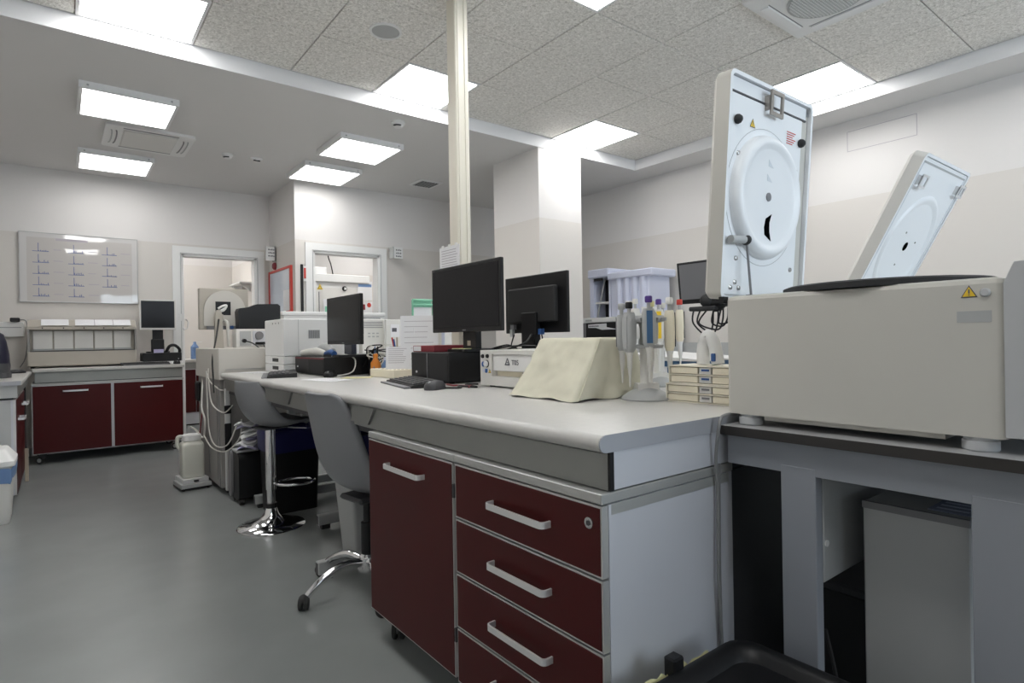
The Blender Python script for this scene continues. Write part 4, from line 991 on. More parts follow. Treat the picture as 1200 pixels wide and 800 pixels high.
# ---------------------------------------------------------------- instrument tower beyond the bench
t = thing('instrument_tower', 'grey floor-standing instrument rack with beige top unit beyond the bench', 'instrument', (1.25, 5.1, 0))
MB(t).box(.93, 4.70, .05, 1.62, 5.52, .845, .004).build('rack', 'midgrey2' if 'midgrey2' in M else 'ltgrey', t)
t.children[0].data.materials.clear(); t.children[0].data.materials.append(M['racktaupe'])
MB(t).box(.915, 4.66, .845, 1.64, 5.54, 1.075, .005).build('top_unit', 'beigelight', t)
MB(t).box(.96, 4.657, .918, 1.62, 4.661, .922).build('seam', 'ltgrey', t)
m = MB(t); m.box(.926, 4.72, .06, .931, 4.735, .80).box(.926, 4.80, .1, .931, 4.804, .78).box(.926, 5.1, .1, .931, 5.104, .78); m.build('panel_gaps', 'midgrey', t)
m = MB(t); m.box(.95, 4.64, .04, .985, 4.668, .84, .004); m.build('upright', 'silver', t)
for (z0, z1) in ((.33, .53), (.60, .66)): MB(t).box(.945, 4.632, z0, .99, 4.642, z1, .003).build('black_cover', 'black', t)
for (a, b) in ((.99, 4.76), (.99, 5.46), (1.56, 4.76), (1.56, 5.46)):
    MB(t).cyl((a - .012, b, .025), (a + .012, b, .025), .025, 14).build('wheel', 'rubber', t)
MB(t).box(.895, 5.40, .64, .931, 5.50, .80, .012).build('socket', 'black', t)
# monitor seen from behind on an arm column
t = thing('beige_monitor', 'beige monitor seen from behind with black square mount and column', 'monitor', (1.05, 5.12, 1.075))
MB(t).box(.872, 5.10, 1.222, 1.232, 5.16, 1.548, .008, 2).build('casing', 'beige', t)
arch = [(.90 + .0, 1.25)] + [(1.052 + .152 * math.cos(q), 1.37 + .16 * math.sin(q)) for q in [PI - PI * k / 14 for k in range(15)]] + [(1.204, 1.25)]
m = MB(t); m.prism(arch, 'y', 5.075, 5.101); m.build('rear_bulge', 'beigelight', t, True)
m = MB(t); m.box(.982, 5.072, 1.335, 1.092, 5.0755, 1.442).build('mount_plate', 'black', t)
m = MB(t); m.tube([(1.0, 5.070, 1.385), (1.03, 5.068, 1.405), (1.06, 5.069, 1.41), (1.04, 5.068, 1.375), (1.02, 5.069, 1.37), (1.055, 5.069, 1.39)], .010, 6); m.build('white_swirl', 'white', t, True)
MB(t).box(.92, 5.08, 1.222, 1.18, 5.1, 1.255).build('port_bay', 'midgrey', t)
MB(t).cyl((1.10, 5.075, 1.24), (1.10, 5.09, 1.24), .014, 10).build('blue_plug', 'blue', t)
m = MB(t); m.prism([(.960, 1.075), (1.025, 1.075), (1.012, 1.35), (1.0, 1.372), (.982, 1.372), (.970, 1.35)], 'y', 5.0, 5.045); m.build('column', 'beige', t, True)
MB(t).box(.99, 5.04, 1.30, 1.03, 5.1, 1.34).build('bracket', 'beige', t)
o = tag(MB().tube([(1.04, 5.045, 1.29), (1.055, 5.02, 1.27), (1.055, 5.0, 1.18), (1.06, 5.0, 1.085)], .012, 8).build('white_hose', 'cablew', None, True), 'thick white hose beside the beige monitor column', 'hose')
t = thing('control_unit', 'grey control unit with gauge dial and black hood on the tower', 'instrument', (1.3, 5.2, 1.075))
MB(t).box(1.10, 4.94, 1.076, 1.60, 5.07, 1.222, .004).build('case', 'offwhite', t)
MB(t).box(1.125, 4.937, 1.09, 1.21, 4.941, 1.205).build('socket_panel', 'ltgrey', t)
MB(t).box(1.22, 4.937, 1.09, 1.36, 4.941, 1.205).build('gauge_panel', 'panel', t)
m = MB(t); m.lathe([(.032, 0), (.032, .006), (.025, .006), (.025, .003), (.001, .003)], n=24, mtx=Matrix.Translation((1.27, 4.937, 1.170)) @ Matrix.Rotation(PI / 2, 4, 'X')); m.build('gauge', 'midgrey', t, True)
MB(t).cyl((1.155, 4.938, 1.13), (1.155, 4.91, 1.128), .016, 10).build('plug', 'black', t)
MB(t).box(1.24, 4.915, 1.098, 1.33, 4.94, 1.118, .003).build('connector', 'black', t)
m = MB(t); m.prism([(1.125, 1.223), (1.44, 1.223), (1.44, 1.41), (1.42, 1.425), (1.26, 1.42), (1.20, 1.395), (1.13, 1.385), (1.12, 1.36)], 'y', 4.95, 5.065); m.build('black_hood', 'black', t, True, 25)
for (pts, lab, mm, r) in (
    ([(1.155, 4.905, 1.128), (1.20, 4.80, 1.10), (1.28, 4.62, .99), (1.33, 4.57, .92)], 'black mains lead from the control unit to the bench', 'black', .005),
    ([(1.29, 4.905, 1.105), (1.30, 4.85, 1.05), (1.26, 4.66, 1.09), (1.30, 4.57, .93)], 'second black lead hanging beside the printer', 'black', .004),
    ([(.99, 5.0, 1.30), (.955, 4.93, 1.15), (.912, 4.85, 1.0), (.905, 4.80, .86), (.90, 4.75, .75)], 'black lead running down from the beige monitor column', 'black', .006),
    ([(.95, 5.42, .9), (.895, 5.2, .62), (.89, 5.05, .52), (.885, 5.1, .38), (.84, 5.13, .44), (.80, 5.14, .47)], 'white tube running into the cap of the jug', 'cablew', .007),
    ([(.91, 5.0, .92), (.90, 4.93, .80), (.905, 4.85, .66), (.94, 4.64, .61), (1.0, 4.63, .66)], 'white tube looping in front of the tower upright', 'cablew', .005),
    ([(.905, 5.05, .90), (.90, 5.0, .7), (.90, 4.95, .45), (.905, 4.75, .36), (.96, 4.62, .38), (1.02, 4.60, .52)], 'long white tube sagging low across the tower', 'cablew', .005),
    ([(.90, 5.0, .88), (.905, 4.9, .82), (.93, 4.72, .775), (.945, 4.66, .77)], 'short white tube near the top of the tower', 'cablew', .005),
    ([(.88, 5.03, .40), (.90, 4.85, .33), (.95, 4.63, .33), (1.03, 4.58, .42), (1.04, 4.56, .56)], 'pale tube lying low between jug and bench', 'cablew', .005),
    ([(.93, 5.35, .60), (.91, 5.4, .35), (.90, 5.5, .1), (.86, 5.6, .008)], 'thin dark lead from the tower to the floor', 'darkred', .004)):
    tag(MB().tube(pts, r, 6).build('tube' if 'tube' in lab else 'lead', mm, None, True), lab, 'cable')
# jug on a scale
t = thing('floor_scale', 'flat steel floor scale under the white jug', 'scale', (.81, 5.13, 0), math.radians(5))
m = MB(); m.box(-.105, -.12, .012, .105, .12, .05, .003).build('base', 'ltgrey', t)
MB().box(-.09, -.10, .05, .09, .12, .085, .003).build('platform', 'silver', t)
MB().box(-.015, -.1205, .062, .015, -.098, .072).build('display', 'black', t)
MB().box(-.107, -.122, .01, .107, .12, .02).build('skirt', 'black', t)
for a in (-.085, .085):
    for b in (-.1, .1): MB().cyl((a, b, 0), (a, b, .012), .01, 8).build('foot', 'rubber', t)
t = thing('plastic_jug', 'translucent white square jug with screw cap on the floor scale', 'jug', (.81, 5.14, .085))
m = MB(); m.loft([[(a, b, z) for a, b in rrect(-w_, -w_, w_, w_, w_ * r_, 4)] for w_, r_, z in ((.072, .3, .0005), (.078, .3, .01), (.078, .3, .24), (.074, .4, .26), (.062, .95, .275), (.060, .99, .285))]); m.build('body', 'jug', t, True, 60)
MB().lathe([(.066, .28), (.066, .318), (.060, .325), (.001, .326)], n=28).build('cap', 'white', t, True)
m = MB(); m.tube([(-.06, .05, .2), (-.088, .06, .24), (-.085, .06, .30), (-.05, .05, .305)], .015, 8); m.build('handle', 'jug', t, True, 80)

# white long instrument behind the printer (floor standing)
t = thing('chest_instrument', 'long white floor-standing instrument in front of the right doorway', 'instrument', (2.1, 5.85, 0))
m = MB(t); m.prism(rrect(1.66, .02, 2.66, 1.395, .02, 3), 'y', 5.6, 6.2); m.build('body', 'white', t, True)
MB(t).box(1.64, 5.59, 1.36, 2.68, 6.21, 1.40, .01, 2).build('lid', 'white', t)
MB(t).box(2.35, 5.588, 1.335, 2.62, 5.601, 1.347).build('vent_slot', 'midgrey', t)
MB(t).box(1.70, 5.62, 0, 2.62, 6.18, .021).build('plinth', 'rubber', t)

# ---------------------------------------------------------------- left side: cabinets, counters, instruments
YL = 7.05
t = thing('wall_counter', 'pale grey counter top against the back wall below the whiteboard', 'counter', (.43, YL, 0))
m = MB(t); m.box(-.20, YL, .868, 1.06, YB - .012, .9, .006, 2).build('worktop', 'worktop', t)
MB(t).box(-.18, YL + .03, .768, 1.04, YL + .05, .868).build('apron', 'alu', t)
MB(t).box(-.18, YL + .05, .76, 1.04, YB - .05, .80).build('frame_rail', 'darkgrey', t)
for x in (-.17, 1.0):
    MB(t).box(x, YB - .12, 0, x + .04, YB - .06, .868).build('leg', 'ltgrey', t)
t = thing('wall_cabinet', 'wide maroon two-door cabinet on castors under the counter by the back wall', 'cabinet', (.42, YL + .02, 0))
cx0, cx1, cxm = -.205, 1.045, .421
MB(t).box(cx0, YL + .03, .105, cx1, YL + .55, .745).build('body', 'panel', t)
MB(t).box(cx0 - .002, YL + .008, .742, cx1 + .002, YL + .55, .760, .002).build('top_panel', 'silver2', t)
for (x0, x1) in ((cx0, cxm - .004), (cxm + .004, cx1)):
    d = MB(t).box(x0 + .003, YL + .012, .10, x1 - .003, YL + .03, .74).build('door', 'edgesilver', t)
    MB(t).box(x0 + .008, YL + .010, .105, x1 - .008, YL + .0125, .735).build('facing', 'maroon', d)
    bow_handle(d, (x0 + x1) / 2 + .02, .682, .20, YL + .010, .03, .016, ax='y')
for (a, b) in ((cx0 + .07, YL + .07), (cx1 - .06, YL + .07), (cx0 + .07, YL + .5), (cx1 - .06, YL + .5)): castor(t, a, b, .035, -.6)
# five-bay analyser
t = thing('analyser', 'long beige analyser with five white bays on the wall counter', 'analyser', (.2, 7.35, .9))
m = MB(t); m.prism([(7.24, .915), (7.62, .915), (7.62, 1.36), (7.34, 1.37), (7.25, 1.30), (7.25, 1.275), (7.345, 1.265), (7.345, 1.065), (7.22, 1.058), (7.22, .925)], 'x', -.232, .645); m.build('housing', 'beige', t)
for s in (-.232, .632): MB(t).box(s - .001, 7.245, 1.056, s + .015, 7.35, 1.28).build('cheek', 'racktaupe', t)
for k in range(5):
    a = -.195 + k * .1625
    b = MB(t).box(a, 7.325, 1.085, a + .150, 7.347, 1.262, .003).build('bay', 'offwhite', t)
    MB(t).box(a, 7.300, 1.070, a + .150, 7.34, 1.086).build('bay_sill', 'ltgrey', b)
    MB(t).box(a + .07, 7.246, 1.282, a + .08, 7.252, 1.294).build('bay_light', 'black', t)
MB(t).box(-.215, 7.23, 1.0585, .628, 7.345, 1.068).build('dark_slot', 'darkgrey', t)
for a in (-.2, .6):
    for b in (7.28, 7.58): MB(t).cyl((a, b, .9), (a, b, .913), .015, 10).build('foot', 'rubber', t)
for (a, b, lab) in ((-.13, .085, 'white sheet hanging over the left end of the analyser top'), (.135, .60, 'row of white sheets lying along the analyser top')):
    t = thing('loose_sheet', lab, 'paper', (a, 7.33, 1.37))
    m = MB(t); P = [(7.246, 1.312), (7.34, 1.3735), (7.50, 1.3675), (7.50, 1.370), (7.339, 1.376), (7.244, 1.314)]
    m.prism(P, 'x', a, b); m.build('sheet', 'paper', t)
    if b > .5:
        for q in (.29, .445): MB(t).prism([(7.2443, 1.3143), (7.339, 1.3763), (7.339, 1.3767), (7.2440, 1.3147)], 'x', q, q + .006).build('sheet_edge', 'inkpale', t)
# small monitor on black box
t = monitor('monitor', 'small silver-framed monitor on the wall counter', .862, 7.40, 1.435, .345, .33, 1.022, -1, 'screen', 'offwhite', base=(.14, .08), yaw=PI / 2, brand=False, neckw=.05)
for o in t.children:
    if o.name.startswith(('neck', 'stand_base')): o.data.materials[0] = M['black']
t = thing('black_box', 'flat black device with handset under the small monitor', 'device', (.88, 7.36, .93))
MB(t).box(.70, 7.25, .9315, 1.06, 7.50, 1.021, .004).build('case', 'black', t)
m = MB(t); m.tube([(.92, 7.28, 1.03), (.95, 7.27, 1.09), (1.0, 7.28, 1.10), (1.045, 7.30, 1.06), (1.05, 7.31, 1.023)], .016, 8); m.build('handset', 'black', t, True)
MB(t).box(.78, 7.255, 1.022, .90, 7.30, 1.17, .01).build('screen_foot', 'black', t)
MB(t).box(.80, 7.235, 1.022, .89, 7.254, 1.06).build('pink_label', 'lilac', t)
MB(t).cyl((1.03, 7.249, .955), (1.03, 7.246, .955), .006, 10).build('button', 'ltgrey', t)
t = thing('white_tray', 'white flat drive lying under the black device', 'device', (.88, 7.36, .9))
MB(t).box(.69, 7.235, .901, 1.065, 7.52, .9305, .003).build('case', 'white', t)
MB(t).box(.70, 7.25, .9, 1.05, 7.5, .9015).build('feet', 'rubber', t)
keyboard('keyboard', 'black keyboard on the wall counter below the small monitor', (.72, 7.15, .9), PI / 2, .42, .13)
mouse('computer_mouse', 'black mouse on the wall counter beside the keyboard', (1.0, 7.15, .9), 1.6, 'black')
# whiteboard
t = thing('whiteboard', 'glossy whiteboard with rows of blue charts on the back wall', 'whiteboard', (.205, YB - .012, 1.92))
wx0, wx1, wz0, wz1 = -.298, .704, 1.567, 2.272
MB(t).box(wx0, YB - .02, wz0, wx1, YB - .001, wz1).build('board', 'board', t)
MB(t).box(wx0 + .055, YB - .0204, wz0 + .01, wx1 - .05, YB - .0198, wz1 - .045).build('poster', 'poster', t)
m = MB(t); q = .005
m.box(wx0 - q, YB - .024, wz0 - q, wx1 + q, YB - .001, wz0).box(wx0 - q, YB - .024, wz1, wx1 + q, YB - .001, wz1 + q).box(wx0 - q, YB - .024, wz0, wx0, YB - .001, wz1).box(wx1, YB - .024, wz0, wx1 + q, YB - .001, wz1)
m.build('frame', 'ltgrey', t)
mb, mp = MB(t), MB(t); yy = YB - .0209
random.seed(3)
for c in range(3):
    for r in range(5):
        if c == 2 and r == 4: continue
        x = wx0 + .10 + c * .29; z = wz1 - .19 - r * .115
        mb.box(x, yy, z, x + .135, yy + .0005, z + .006); mb.box(x + .045, yy, z, x + .051, yy + .0005, z + .088)
        for k in range(6): xx = x + .05 + k * .014; mb.box(xx, yy, z, xx + .007, yy + .0005, z + .010 + .02 * random.random() ** 2)
        mp.box(x + .17, yy, z + .02, x + .17 + .06 + .04 * random.random(), yy + .0005, z + .029)
mp.box(wx0 + .29, yy, wz1 - .07, wx0 + .56, yy + .0005, wz1 - .045)
mb.build('chart_print', 'inkblue', t); mp.build('caption_print', 'inkpale', t)
# wall socket trunking
t = thing('wall_socket', 'white wall socket strip with black plug beside the analyser', 'socket', (-.36, YB - .03, 1.28))
MB(t).box(-.62, YB - .05, 1.21, -.27, YB - .001, 1.36, .006).build('trunking', 'white', t)
MB(t).box(-.60, YB - .053, 1.30, -.29, YB - .049, 1.31).build('seam', 'ltgrey', t)
MB(t).box(-.375, YB - .10, 1.36, -.30, YB - .04, 1.40, .006).build('plug', 'black', t)
tag(MB().tube([(-.30, 7.63, 1.38), (-.25, 7.6, 1.36), (-.24, 7.58, 1.2), (-.26, 7.55, 1.0), (-.3, 7.5, .91)], .005, 6).build('lead', 'cableg', None, True), 'grey lead running from the wall plug behind the analyser', 'cable')
# left-hand counter running along Y
t = thing('side_counter', 'grey counter along the left wall ending beside the white bin', 'counter', (-.6, 5.9, 0))
MB(t).box(XL + .012, 5.20, .850, -.20, YL - .02, .88, .006, 2).build('worktop', 'worktop', t)
MB(t).box(XL + .02, 5.197, .850, -.205, 5.201, .879).build('edge_band', 'edgeband', t)
MB(t).box(XL + .02, 5.22, .765, -.225, 5.235, .850).build('end_apron', 'ltgrey', t)
MB(t).box(-.245, 5.23, .765, -.23, YL - .03, .850).build('apron', 'alu', t)
MB(t).box(XL + .05, 5.25, .755, -.25, YL - .05, .80).build('frame_rail', 'darkgrey', t)
MB(t).box(XL + .03, 6.90, .001, -.24, 6.93, .76).build('corner_shade', 'blackmatte', t)  # black sheet painted in as the shade inside the corner gap
for y in (5.3, 6.9): MB(t).box(XL + .02, y, 0, XL + .07, y + .05, .850).build('leg', 'ltgrey', t)
t = thing('side_cabinet', 'maroon cabinet with grey end panel under the left counter', 'cabinet', (-.5, 5.8, 0))
MB(t).box(XL + .1, 5.24, .10, -.25, 6.42, .75).build('body', 'panel', t)
MB(t).box(XL + .1, 5.235, .10, -.262, 5.2405, .745).build('end_panel', 'ltgrey', t)
for k in range(2):
    y0 = 5.245 + k * .59
    d = MB(t).box(-.25, y0, .10, -.235, y0 + .583, .75).build('door', 'edgesilver', t)
    MB(t).box(-.236, y0 + .005, .105, -.2325, y0 + .578, .745).build('facing', 'maroon', d)
    bow_handle(d, y0 + .29, .66 if k else .60, .2, -.2325, .04, .016, sgn=1)
for (a, b) in ((-.33, 5.32), (-.33, 6.34), (-.8, 5.32), (-.8, 6.34)): castor(t, a, b, .035, .3)
# kettle
t = thing('kettle', 'dark blue and black electric kettle on the left counter', 'kettle', (-.372, 5.80, .88))
MB().lathe([(.09, .001), (.092, .03), (.088, .04)], n=28).build('base', 'darkgrey', t, True)
MB().lathe([(.082, .04), (.086, .09), (.080, .18), (.066, .27), (.05, .325), (.02, .345), (.001, .347)], n=28).build('body', 'kettle', t, True, 60)
MB().tube([(-.02, .04, .335), (-.07, .09, .30), (-.08, .10, .18), (-.05, .07, .08)], .014, 8).build('handle', 'black', t, True)
MB().lathe([(.084, .041), (.0875, .09), (.086, .11)], n=28).build('band', 'darkgrey', t, True)
t = thing('scanner', 'small black hand device lying on the left counter', 'device', (-.30, 6.70, .88), .5)
MB().lathe([(.05, .001), (.05, .015), (.03, .03), (.001, .033)], n=16, sx=1.6, sy=.8).build('body', 'black', t, True)
# swing-lid bin
t = thing('pedal_bin', 'white plastic bin with flap lid and blue bag by the left counter', 'bin', (-.37, 5.0, 0))
def rr(s, z, w_=.135, d_=.16): return [(a * s, b * s, z) for a, b in rrect(-w_, -d_, w_, d_, .03, 4)]
m = MB(); m.loft([rr(.82, 0), rr(.84, .01), rr(1.0, .36)]); m.build('body', 'offwhite', t, True, 40)
m = MB(); m.loft([[(p[0] * (1 + .03 * math.sin(i * 1.3)), p[1] * (1 + .03 * math.cos(i * 1.9)), p[2] + .02 * math.sin(i * 1.1)) for i, p in enumerate(r_)] for r_ in (rr(1.01, .27), rr(1.05, .31), rr(1.06, .365))], cap=False); m.build('bag', 'bluebag', t, True, 60)
m = MB(); m.loft([rr(1.04, .36), rr(1.08, .365), rr(1.08, .395), rr(1.02, .405), rr(.75, .46), rr(.7, .465)]); m.build('lid', 'white', t, True, 30)
MB().box(-.07, -.09, .462, .07, .09, .472, .004).build('flap', 'offwhite', t)
t = thing('wood_strip', 'short pale wooden strip leaning against the left cabinet', 'plank', (-.225, 6.30, 0))
MB(t).box(-.231, 6.28, .001, -.208, 6.31, .27, .002).build('strip', 'wood', t)

# ---------------------------------------------------------------- doorway surroundings
# two projecting door signs with three short illegible lines each
def sign(label, x0, x1, y, z0, z1, side):
    t = thing('door_sign', label, 'sign', (x0, y, z0))
    MB(t).box(x0, y, z0, x1, y + .012, z1).build('plate', 'white', t)
    MB(t).box(x0 - .012 if side else x1, y - .002, z0, x0 if side else x1 + .012, y + .1, z1).build('bracket', 'ltgrey' if side else 'midgrey', t)
    for k in range(3):
        z = z1 - .045 - k * .038; m = MB(t); n = 4
        for j in range(n): m.box(x0 + .028 + j * .019, y - .001, z, x0 + .041 + j * .019, y + .001, z + .016 - .004 * ((j + k) % 2))
        m.build('lettering', 'ink', t)
sign('small white door sign projecting beside the left doorway', 1.995, 2.095, 7.40, 2.105, 2.275, False)
sign('small white door sign beside the right doorway frame', 3.265, 3.385, 6.55, 2.12, 2.26, True)
# red-framed notice board on the step wall
t = thing('notice_board', 'white notice board with red frame on the side wall step', 'notice board', (2.11, 7.3, 1.7))
MB(t).box(2.104, 6.83, 1.20, 2.1195, 7.66, 1.965).build('board', 'glassy', t)
m = MB(t); m.box(2.095, 6.80, 1.17, 2.1198, 6.845, 1.99).box(2.095, 7.645, 1.17, 2.1198, 7.675, 1.99).box(2.095, 6.845, 1.17, 2.1198, 7.645, 1.20).box(2.095, 6.845, 1.962, 2.1198, 7.645, 1.99); m.build('frame', 'red', t)
MB(t).box(2.1025, 6.87, 1.30, 2.1045, 7.10, 1.72).build('white_sheet', 'paper', t)
MB(t).box(2.088, 6.85, 1.46, 2.104, 6.96, 1.475).build('marker', 'red', t)
t = thing('alarm_bell', 'small red round alarm sounder above the notice board', 'alarm', (2.1, 7.45, 2.04))
MB(t).lathe([(.045, 0), (.045, .02), (.03, .035), (.001, .038)], n=20, mtx=Matrix.Translation((2.1195, 7.45, 2.045)) @ Matrix.Rotation(-PI / 2, 4, 'Y')).build('dome', 'darkred', t, True)
t = thing('black_rail', 'narrow black upright rail on the wall by the right doorway', 'rail', (2.19, 6.68, 1.3))
MB(t).box(2.175, 6.672, .9, 2.20, 6.6985, 1.99, .003).build('bar', 'black', t)
MB(t).box(2.165, 6.668, .9, 2.21, 6.6995, .93).build('end_bracket', 'black', t)
t = thing('red_notice', 'small red and white notice beside the black rail', 'sign', (2.22, 6.67, 1.85))
MB(t).box(2.203, 6.676, 1.80, 2.235, 6.679, 1.97).build('card', 'white', t)
MB(t).box(2.207, 6.6745, 1.83, 2.231, 6.6765, 1.95).build('red_field', 'red', t)
# room behind door 2: safety cabinet
t = thing('safety_cabinet', 'large white biosafety cabinet behind the right doorway', 'safety cabinet', (3.2, 8.3, 0))
MB(t).box(2.62, 8.0, .02, 3.56, 8.7, 1.95, .01).build('body', 'white', t)
MB(t).box(2.55, 7.96, 1.935, 3.58, 8.7, 2.05, .01).build('top_front', 'white', t)
MB(t).box(2.5, 8.05, 2.045, 2.98, 8.6, 2.15, .008).build('exhaust_box', 'white', t)
MB(t).box(2.66, 7.996, 1.18, 3.48, 8.001, 1.86).build('front_sash', 'offwhite', t)
MB(t).box(2.84, 7.99, 1.3, 2.85, 8.0, 1.80).build('sash_rail', 'midgrey', t)
m = MB(t); m.lathe([(.035, 0), (.035, .012), (.028, .014), (.001, .014)], n=20, mtx=Matrix.Translation((3.21, 7.996, 1.855)) @ Matrix.Rotation(PI / 2, 4, 'X')); m.build('lock_ring', 'black', t, True)
MB(t).box(3.20, 7.978, 1.838, 3.235, 7.984, 1.872).build('lock_face', 'white', t)
m = MB(t); o3 = (2.86, 7.9945, 1.865)
m.poly([(o3[0] - .042, o3[1], o3[2] - .035), (o3[0] + .042, o3[1], o3[2] - .035), (o3[0], o3[1], o3[2] + .045)]); st = m.build('biohazard_sticker', 'yellow', t)
for k in range(3):
    a = PI / 2 + k * 2 * PI / 3; m = MB(t)
    m.tube([(o3[0] + .012 * math.cos(a) + .013 * math.cos(q), o3[1] - .001, o3[2] - .010 + .012 * math.sin(a) + .013 * math.sin(q)) for q in [a - 2.3 + 4.6 * j / 8 for j in range(9)]], .003, 4, smooth=False); m.build('biohazard_arc', 'ink', st)
MB(t).box(2.70, 8.05, 0, 3.5, 8.65, .021).build('plinth', 'rubber', t)
for (x, z0, z1, lab, mm) in ((2.90, 1.50, 1.70, 'green photo sheet stuck on the safety cabinet sash', 'green'), (3.40, 1.70, 1.97, 'white timetable with blue heading on the safety cabinet', 'paper'), (3.40, 1.50, 1.68, 'sheet with red picture below the timetable', 'paper')):
    t = thing('posted_sheet', lab, 'paper', (x, 7.98, z0))
    MB(t).box(x, 7.981, z0, x + .22, 7.984, z1).build('sheet', 'paper', t)
    if mm == 'green':
        for k in range(3): MB(t).box(x + .02 + .06 * k, 7.9795, z0 + .02 + .03 * k, x + .07 + .06 * k, 7.9815, z0 + .10 + .03 * k).build('picture', ['green', 'ltgrey', 'lavender'][k], t)
    elif 'blue' in lab: MB(t).box(x + .01, 7.9795, z1 - .08, x + .21, 7.9815, z1 - .04).build('heading', 'bluebag', t)
    else:
        MB(t).sphere((x + .17, 7.982, z0 + .13), .04, sy=.05, n=10).build('picture', 'red', t); MB(t).box(x + .02, 7.9795, z0 + .06, x + .11, 7.9815, z1 - .04).build('picture', 'darkred', t)
tag(MB().tube([(3.05, 8.2, 2.93), (3.05, 8.2, 2.4), (3.10, 8.2, 2.2), (3.14, 8.2, 1.99)], .008, 6).build('lead', 'black', None, True), 'black lead dropping from the ceiling to the safety cabinet', 'cable')
# small room behind door 1: counter with red cabinet, brightened by added lamps
t = thing('rear_counter', 'pale counter with maroon cabinet in the small room behind', 'counter', (1.5, 9.3, 0))
MB(t).box(.9, 8.98, .86, 2.08, 9.69, .90, .005).build('worktop', 'worktop', t)
MB(t).box(.92, 9.02, .77, 2.06, 9.04, .86).build('apron', 'alu', t)
for k in range(2): 
    d = MB(t).box(.93 + k * .56, 9.0, .18, 1.48 + k * .56, 9.02, .76).build('door', 'maroon', t)
MB(t).box(.93, 9.02, .02, 2.05, 9.6, .77).build('body', 'panel', t)
MB(t).box(.95, 9.05, 0, 2.03, 9.58, .1).build('plinth', 'black', t)
t = thing('wash_bottle', 'pale blue bottle on the counter of the small room', 'bottle', (1.50, 9.15, .90))
MB().lathe([(.05, .001), (.052, .01), (.05, .17), (.02, .21), (.018, .24)], n=18).build('body', 'bluebag', t, True)
MB().box(.01, -.004, .23, .09, .004, .24).build('spout', 'white', t)
t = thing('wall_shelf', 'white wall bracket on the bright wall of the small room', 'shelf', (2.10, 9.0, 1.9))
MB(t).box(1.96, 8.55, 1.93, 2.1195, 9.2, 1.95).build('board', 'white', t)
for y in (8.65, 9.1): MB(t).prism([(1.98, 1.93), (2.119, 1.93), (2.119, 1.82)], 'y', y, y + .012).build('bracket', 'white', t)
# wall phone by the left door
t = thing('wall_hook', 'small metal hook holder on the wall by the left doorway', 'hook', (1.0, 7.68, 1.32))
MB(t).tube([(1.17, 7.675, 1.40), (1.19, 7.66, 1.37), (1.185, 7.655, 1.30), (1.15, 7.66, 1.28), (1.14, 7.668, 1.30)], .006, 6).build('wire', 'silver', t, True)
MB(t).box(1.10, 7.675, 1.38, 1.16, 7.679, 1.46).build('plate', 'white', t)

# ---------------------------------------------------------------- right wall bench with instruments
t = thing('laboratory_bench', 'grey bench along the right wall with upstand', 'bench', (5.05, 3.0, 0))
MB(t).box(4.72, -.5, .862, XR - .002, 5.6, .9, .006, 2).build('worktop', 'worktop', t)
MB(t).box(5.38, -.5, .9, XR - .002, 5.6, 1.035, .003).build('upstand', 'ltgrey', t)
MB(t).box(4.76, -.48, .775, 4.78, 5.58, .862).build('apron', 'alu', t)
for k in range(8):
    MB(t).box(4.77, -.45 + k * .75, .10, 5.35, .27 + k * .75, .77).build('base_unit', 'panel', t)
MB(t).box(4.85, -.4, 0, 5.3, 5.5, .1).build('plinth', 'rubber', t)
t = thing('black_front_analyser', 'wide grey analyser with black front and paper label on wall bench', 'analyser', (5.05, 4.55, .9))
MB(t).box(4.80, 3.90, .905, 5.36, 5.20, 1.275, .004).build('housing', 'ltgrey', t)
MB(t).box(4.795, 3.95, 1.11, 4.801, 4.80, 1.272).build('black_front', 'black', t)
MB(t).box(4.79, 3.92, 1.275, 5.36, 4.86, 1.33, .006).build('lid', 'white', t)
MB(t).box(4.796, 4.80, 1.0, 4.801, 4.93, 1.27).build('grey_strip', 'midgrey', t)
MB(t).box(4.793, 4.93, .95, 4.801, 5.20, 1.27).build('white_end', 'white', t)
m = MB(t)
for k in range(4): m.box(4.791, 5.02 + .025 * k, 1.20, 4.7935, 5.04 + .025 * k, 1.215)
m.box(4.791, 5.115, 1.19, 4.7935, 5.14, 1.22).build('logo', 'ink', t)
MB(t).box(4.788, 4.70, 1.29, 4.792, 4.80, 1.31).build('grip', 'ltgrey', t)
lb = MB(t).prism([(4.76, 1.255), (4.48, 1.262), (4.48, 1.22), (4.33, 1.195), (4.55, 1.192), (4.64, 1.215), (4.76, 1.218)], 'x', 4.792, 4.7952).build('torn_label', 'paper', t)
m = MB(t)
for k in range(9): m.box(4.791, 4.735 - k * .017, 1.228, 4.7925, 4.747 - k * .017, 1.242)
m.build('lettering', 'ink', lb)
MB(t).box(4.83, 3.95, .9, 5.33, 5.15, .906).build('feet', 'rubber', t)
t = thing('lavender_rack', 'pale lavender ribbed plastic container with dark opening on the analyser', 'container', (5.18, 4.45, 1.33))
MB(t).box(5.00, 4.05, 1.331, 5.36, 4.60, 1.77, .01).build('bin_body', 'lavender', t)
for k in range(4): MB(t).cyl((5.005, 4.12 + .115 * k, 1.335), (5.005, 4.12 + .115 * k, 1.76), .042, 12).build('rib', 'lavender', t, True)
MB(t).box(4.96, 3.98, 1.76, 5.38, 4.62, 1.84, .012).build('rim', 'lavender', t)
MB(t).box(4.96, 4.60, 1.80, 5.38, 4.93, 1.90, .012).build('tall_rim', 'lavender', t)
m = MB(t); m.box(5.0, 4.60, 1.331, 5.36, 4.63, 1.80).box(5.0, 4.87, 1.331, 5.36, 4.93, 1.80).box(5.30, 4.63, 1.331, 5.36, 4.87, 1.80); m.build('frame', 'lavender', t)
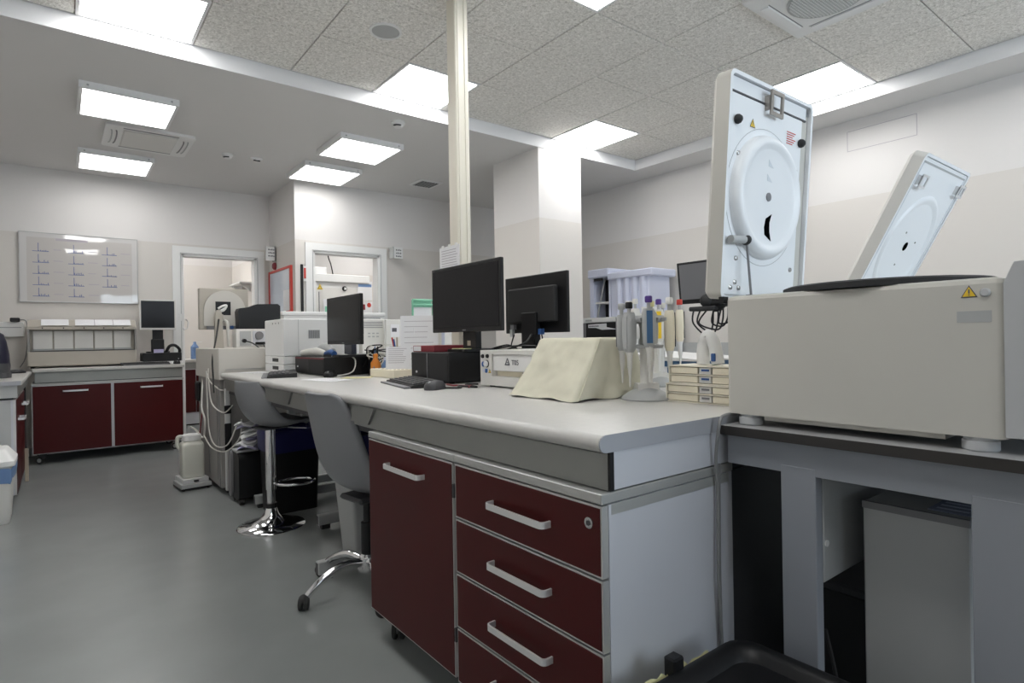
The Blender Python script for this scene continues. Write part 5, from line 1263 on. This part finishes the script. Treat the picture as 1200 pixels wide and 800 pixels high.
MB(t).box(5.2, 4.63, 1.332, 5.29, 4.87, 1.79).build('dark_inside', 'blackmatte', t)
MB(t).box(5.02, 4.64, 1.50, 5.2, 4.86, 1.52).build('inner_shelf', 'offwhite', t)
m = MB(t); m.cyl((5.05, 4.86, 1.34), (5.06, 4.74, 1.79), .010, 8).build('slanted_rod', 'ltgrey', t)
MB(t).box(4.997, 4.72, 1.765, 5.002, 4.86, 1.798).build('dark_label', 'black', t)
t = thing('white_case', 'small white boxes on the lid of the black front analyser', 'box', (5.0, 4.05, 1.33))
MB(t).box(4.84, 3.93, 1.331, 4.98, 4.03, 1.42, .004).build('box', 'white', t)
MB(t).box(4.838, 3.96, 1.36, 4.842, 4.0, 1.385).build('dark_mark', 'ink', t)
# monitor on arm
t = thing('arm_monitor', 'dark grey monitor tilted on a black arm over the wall bench', 'monitor', (4.55, 3.1, .9))
Rm = Matrix.Translation((4.55, 3.15, 1.59)) @ Matrix.Rotation(math.radians(-6), 4, 'Y')
MB(t).box(-.01, -.26, -.19, .03, .19, .19, .004, mtx=Rm).build('casing', 'black', t)
MB(t).box(-.0125, -.24, -.150, -.009, .165, .17, mtx=Rm).build('screen', 'screenlit', t)
m = MB(t); m.tube([(4.60, 3.1, 1.55), (4.62, 3.02, 1.42), (4.60, 2.98, 1.35), (4.66, 2.78, 1.46), (4.78, 2.62, 1.25), (4.95, 2.55, .95), (5.0, 2.55, .902)], .035, 8); m.build('arm', 'black', t, True, 70)
MB(t).box(4.52, 2.95, 1.33, 4.66, 3.22, 1.37, .01).build('key_shelf', 'blackmatte', t)
MB(t).box(4.54, 2.86, 1.36, 4.68, 3.10, 1.47, .03, 2).build('hinge_housing', 'black', t)
m = MB(t); m.sphere((4.58, 3.05, 1.42), .075, sz=.9).build('joint', 'blackmatte', t, True)
MB(t).cyl((5.0, 2.55, .9), (5.0, 2.55, .912), .07, 20).build('arm_foot', 'black', t)
for k in range(5):
    random.seed(60 + k)
    a, b = 3.22 - .07 * k, 3.15 - .05 * k
    MB(t).tube([(4.6, a, 1.34), (4.58, a + random.uniform(-.05, .08), 1.22), (4.62, b - .06, 1.10 + .03 * k), (4.64, b - .1, 1.2 + .02 * k), (4.62, b - .12, 1.35)], .008, 5).build('lead', 'black', t, True)
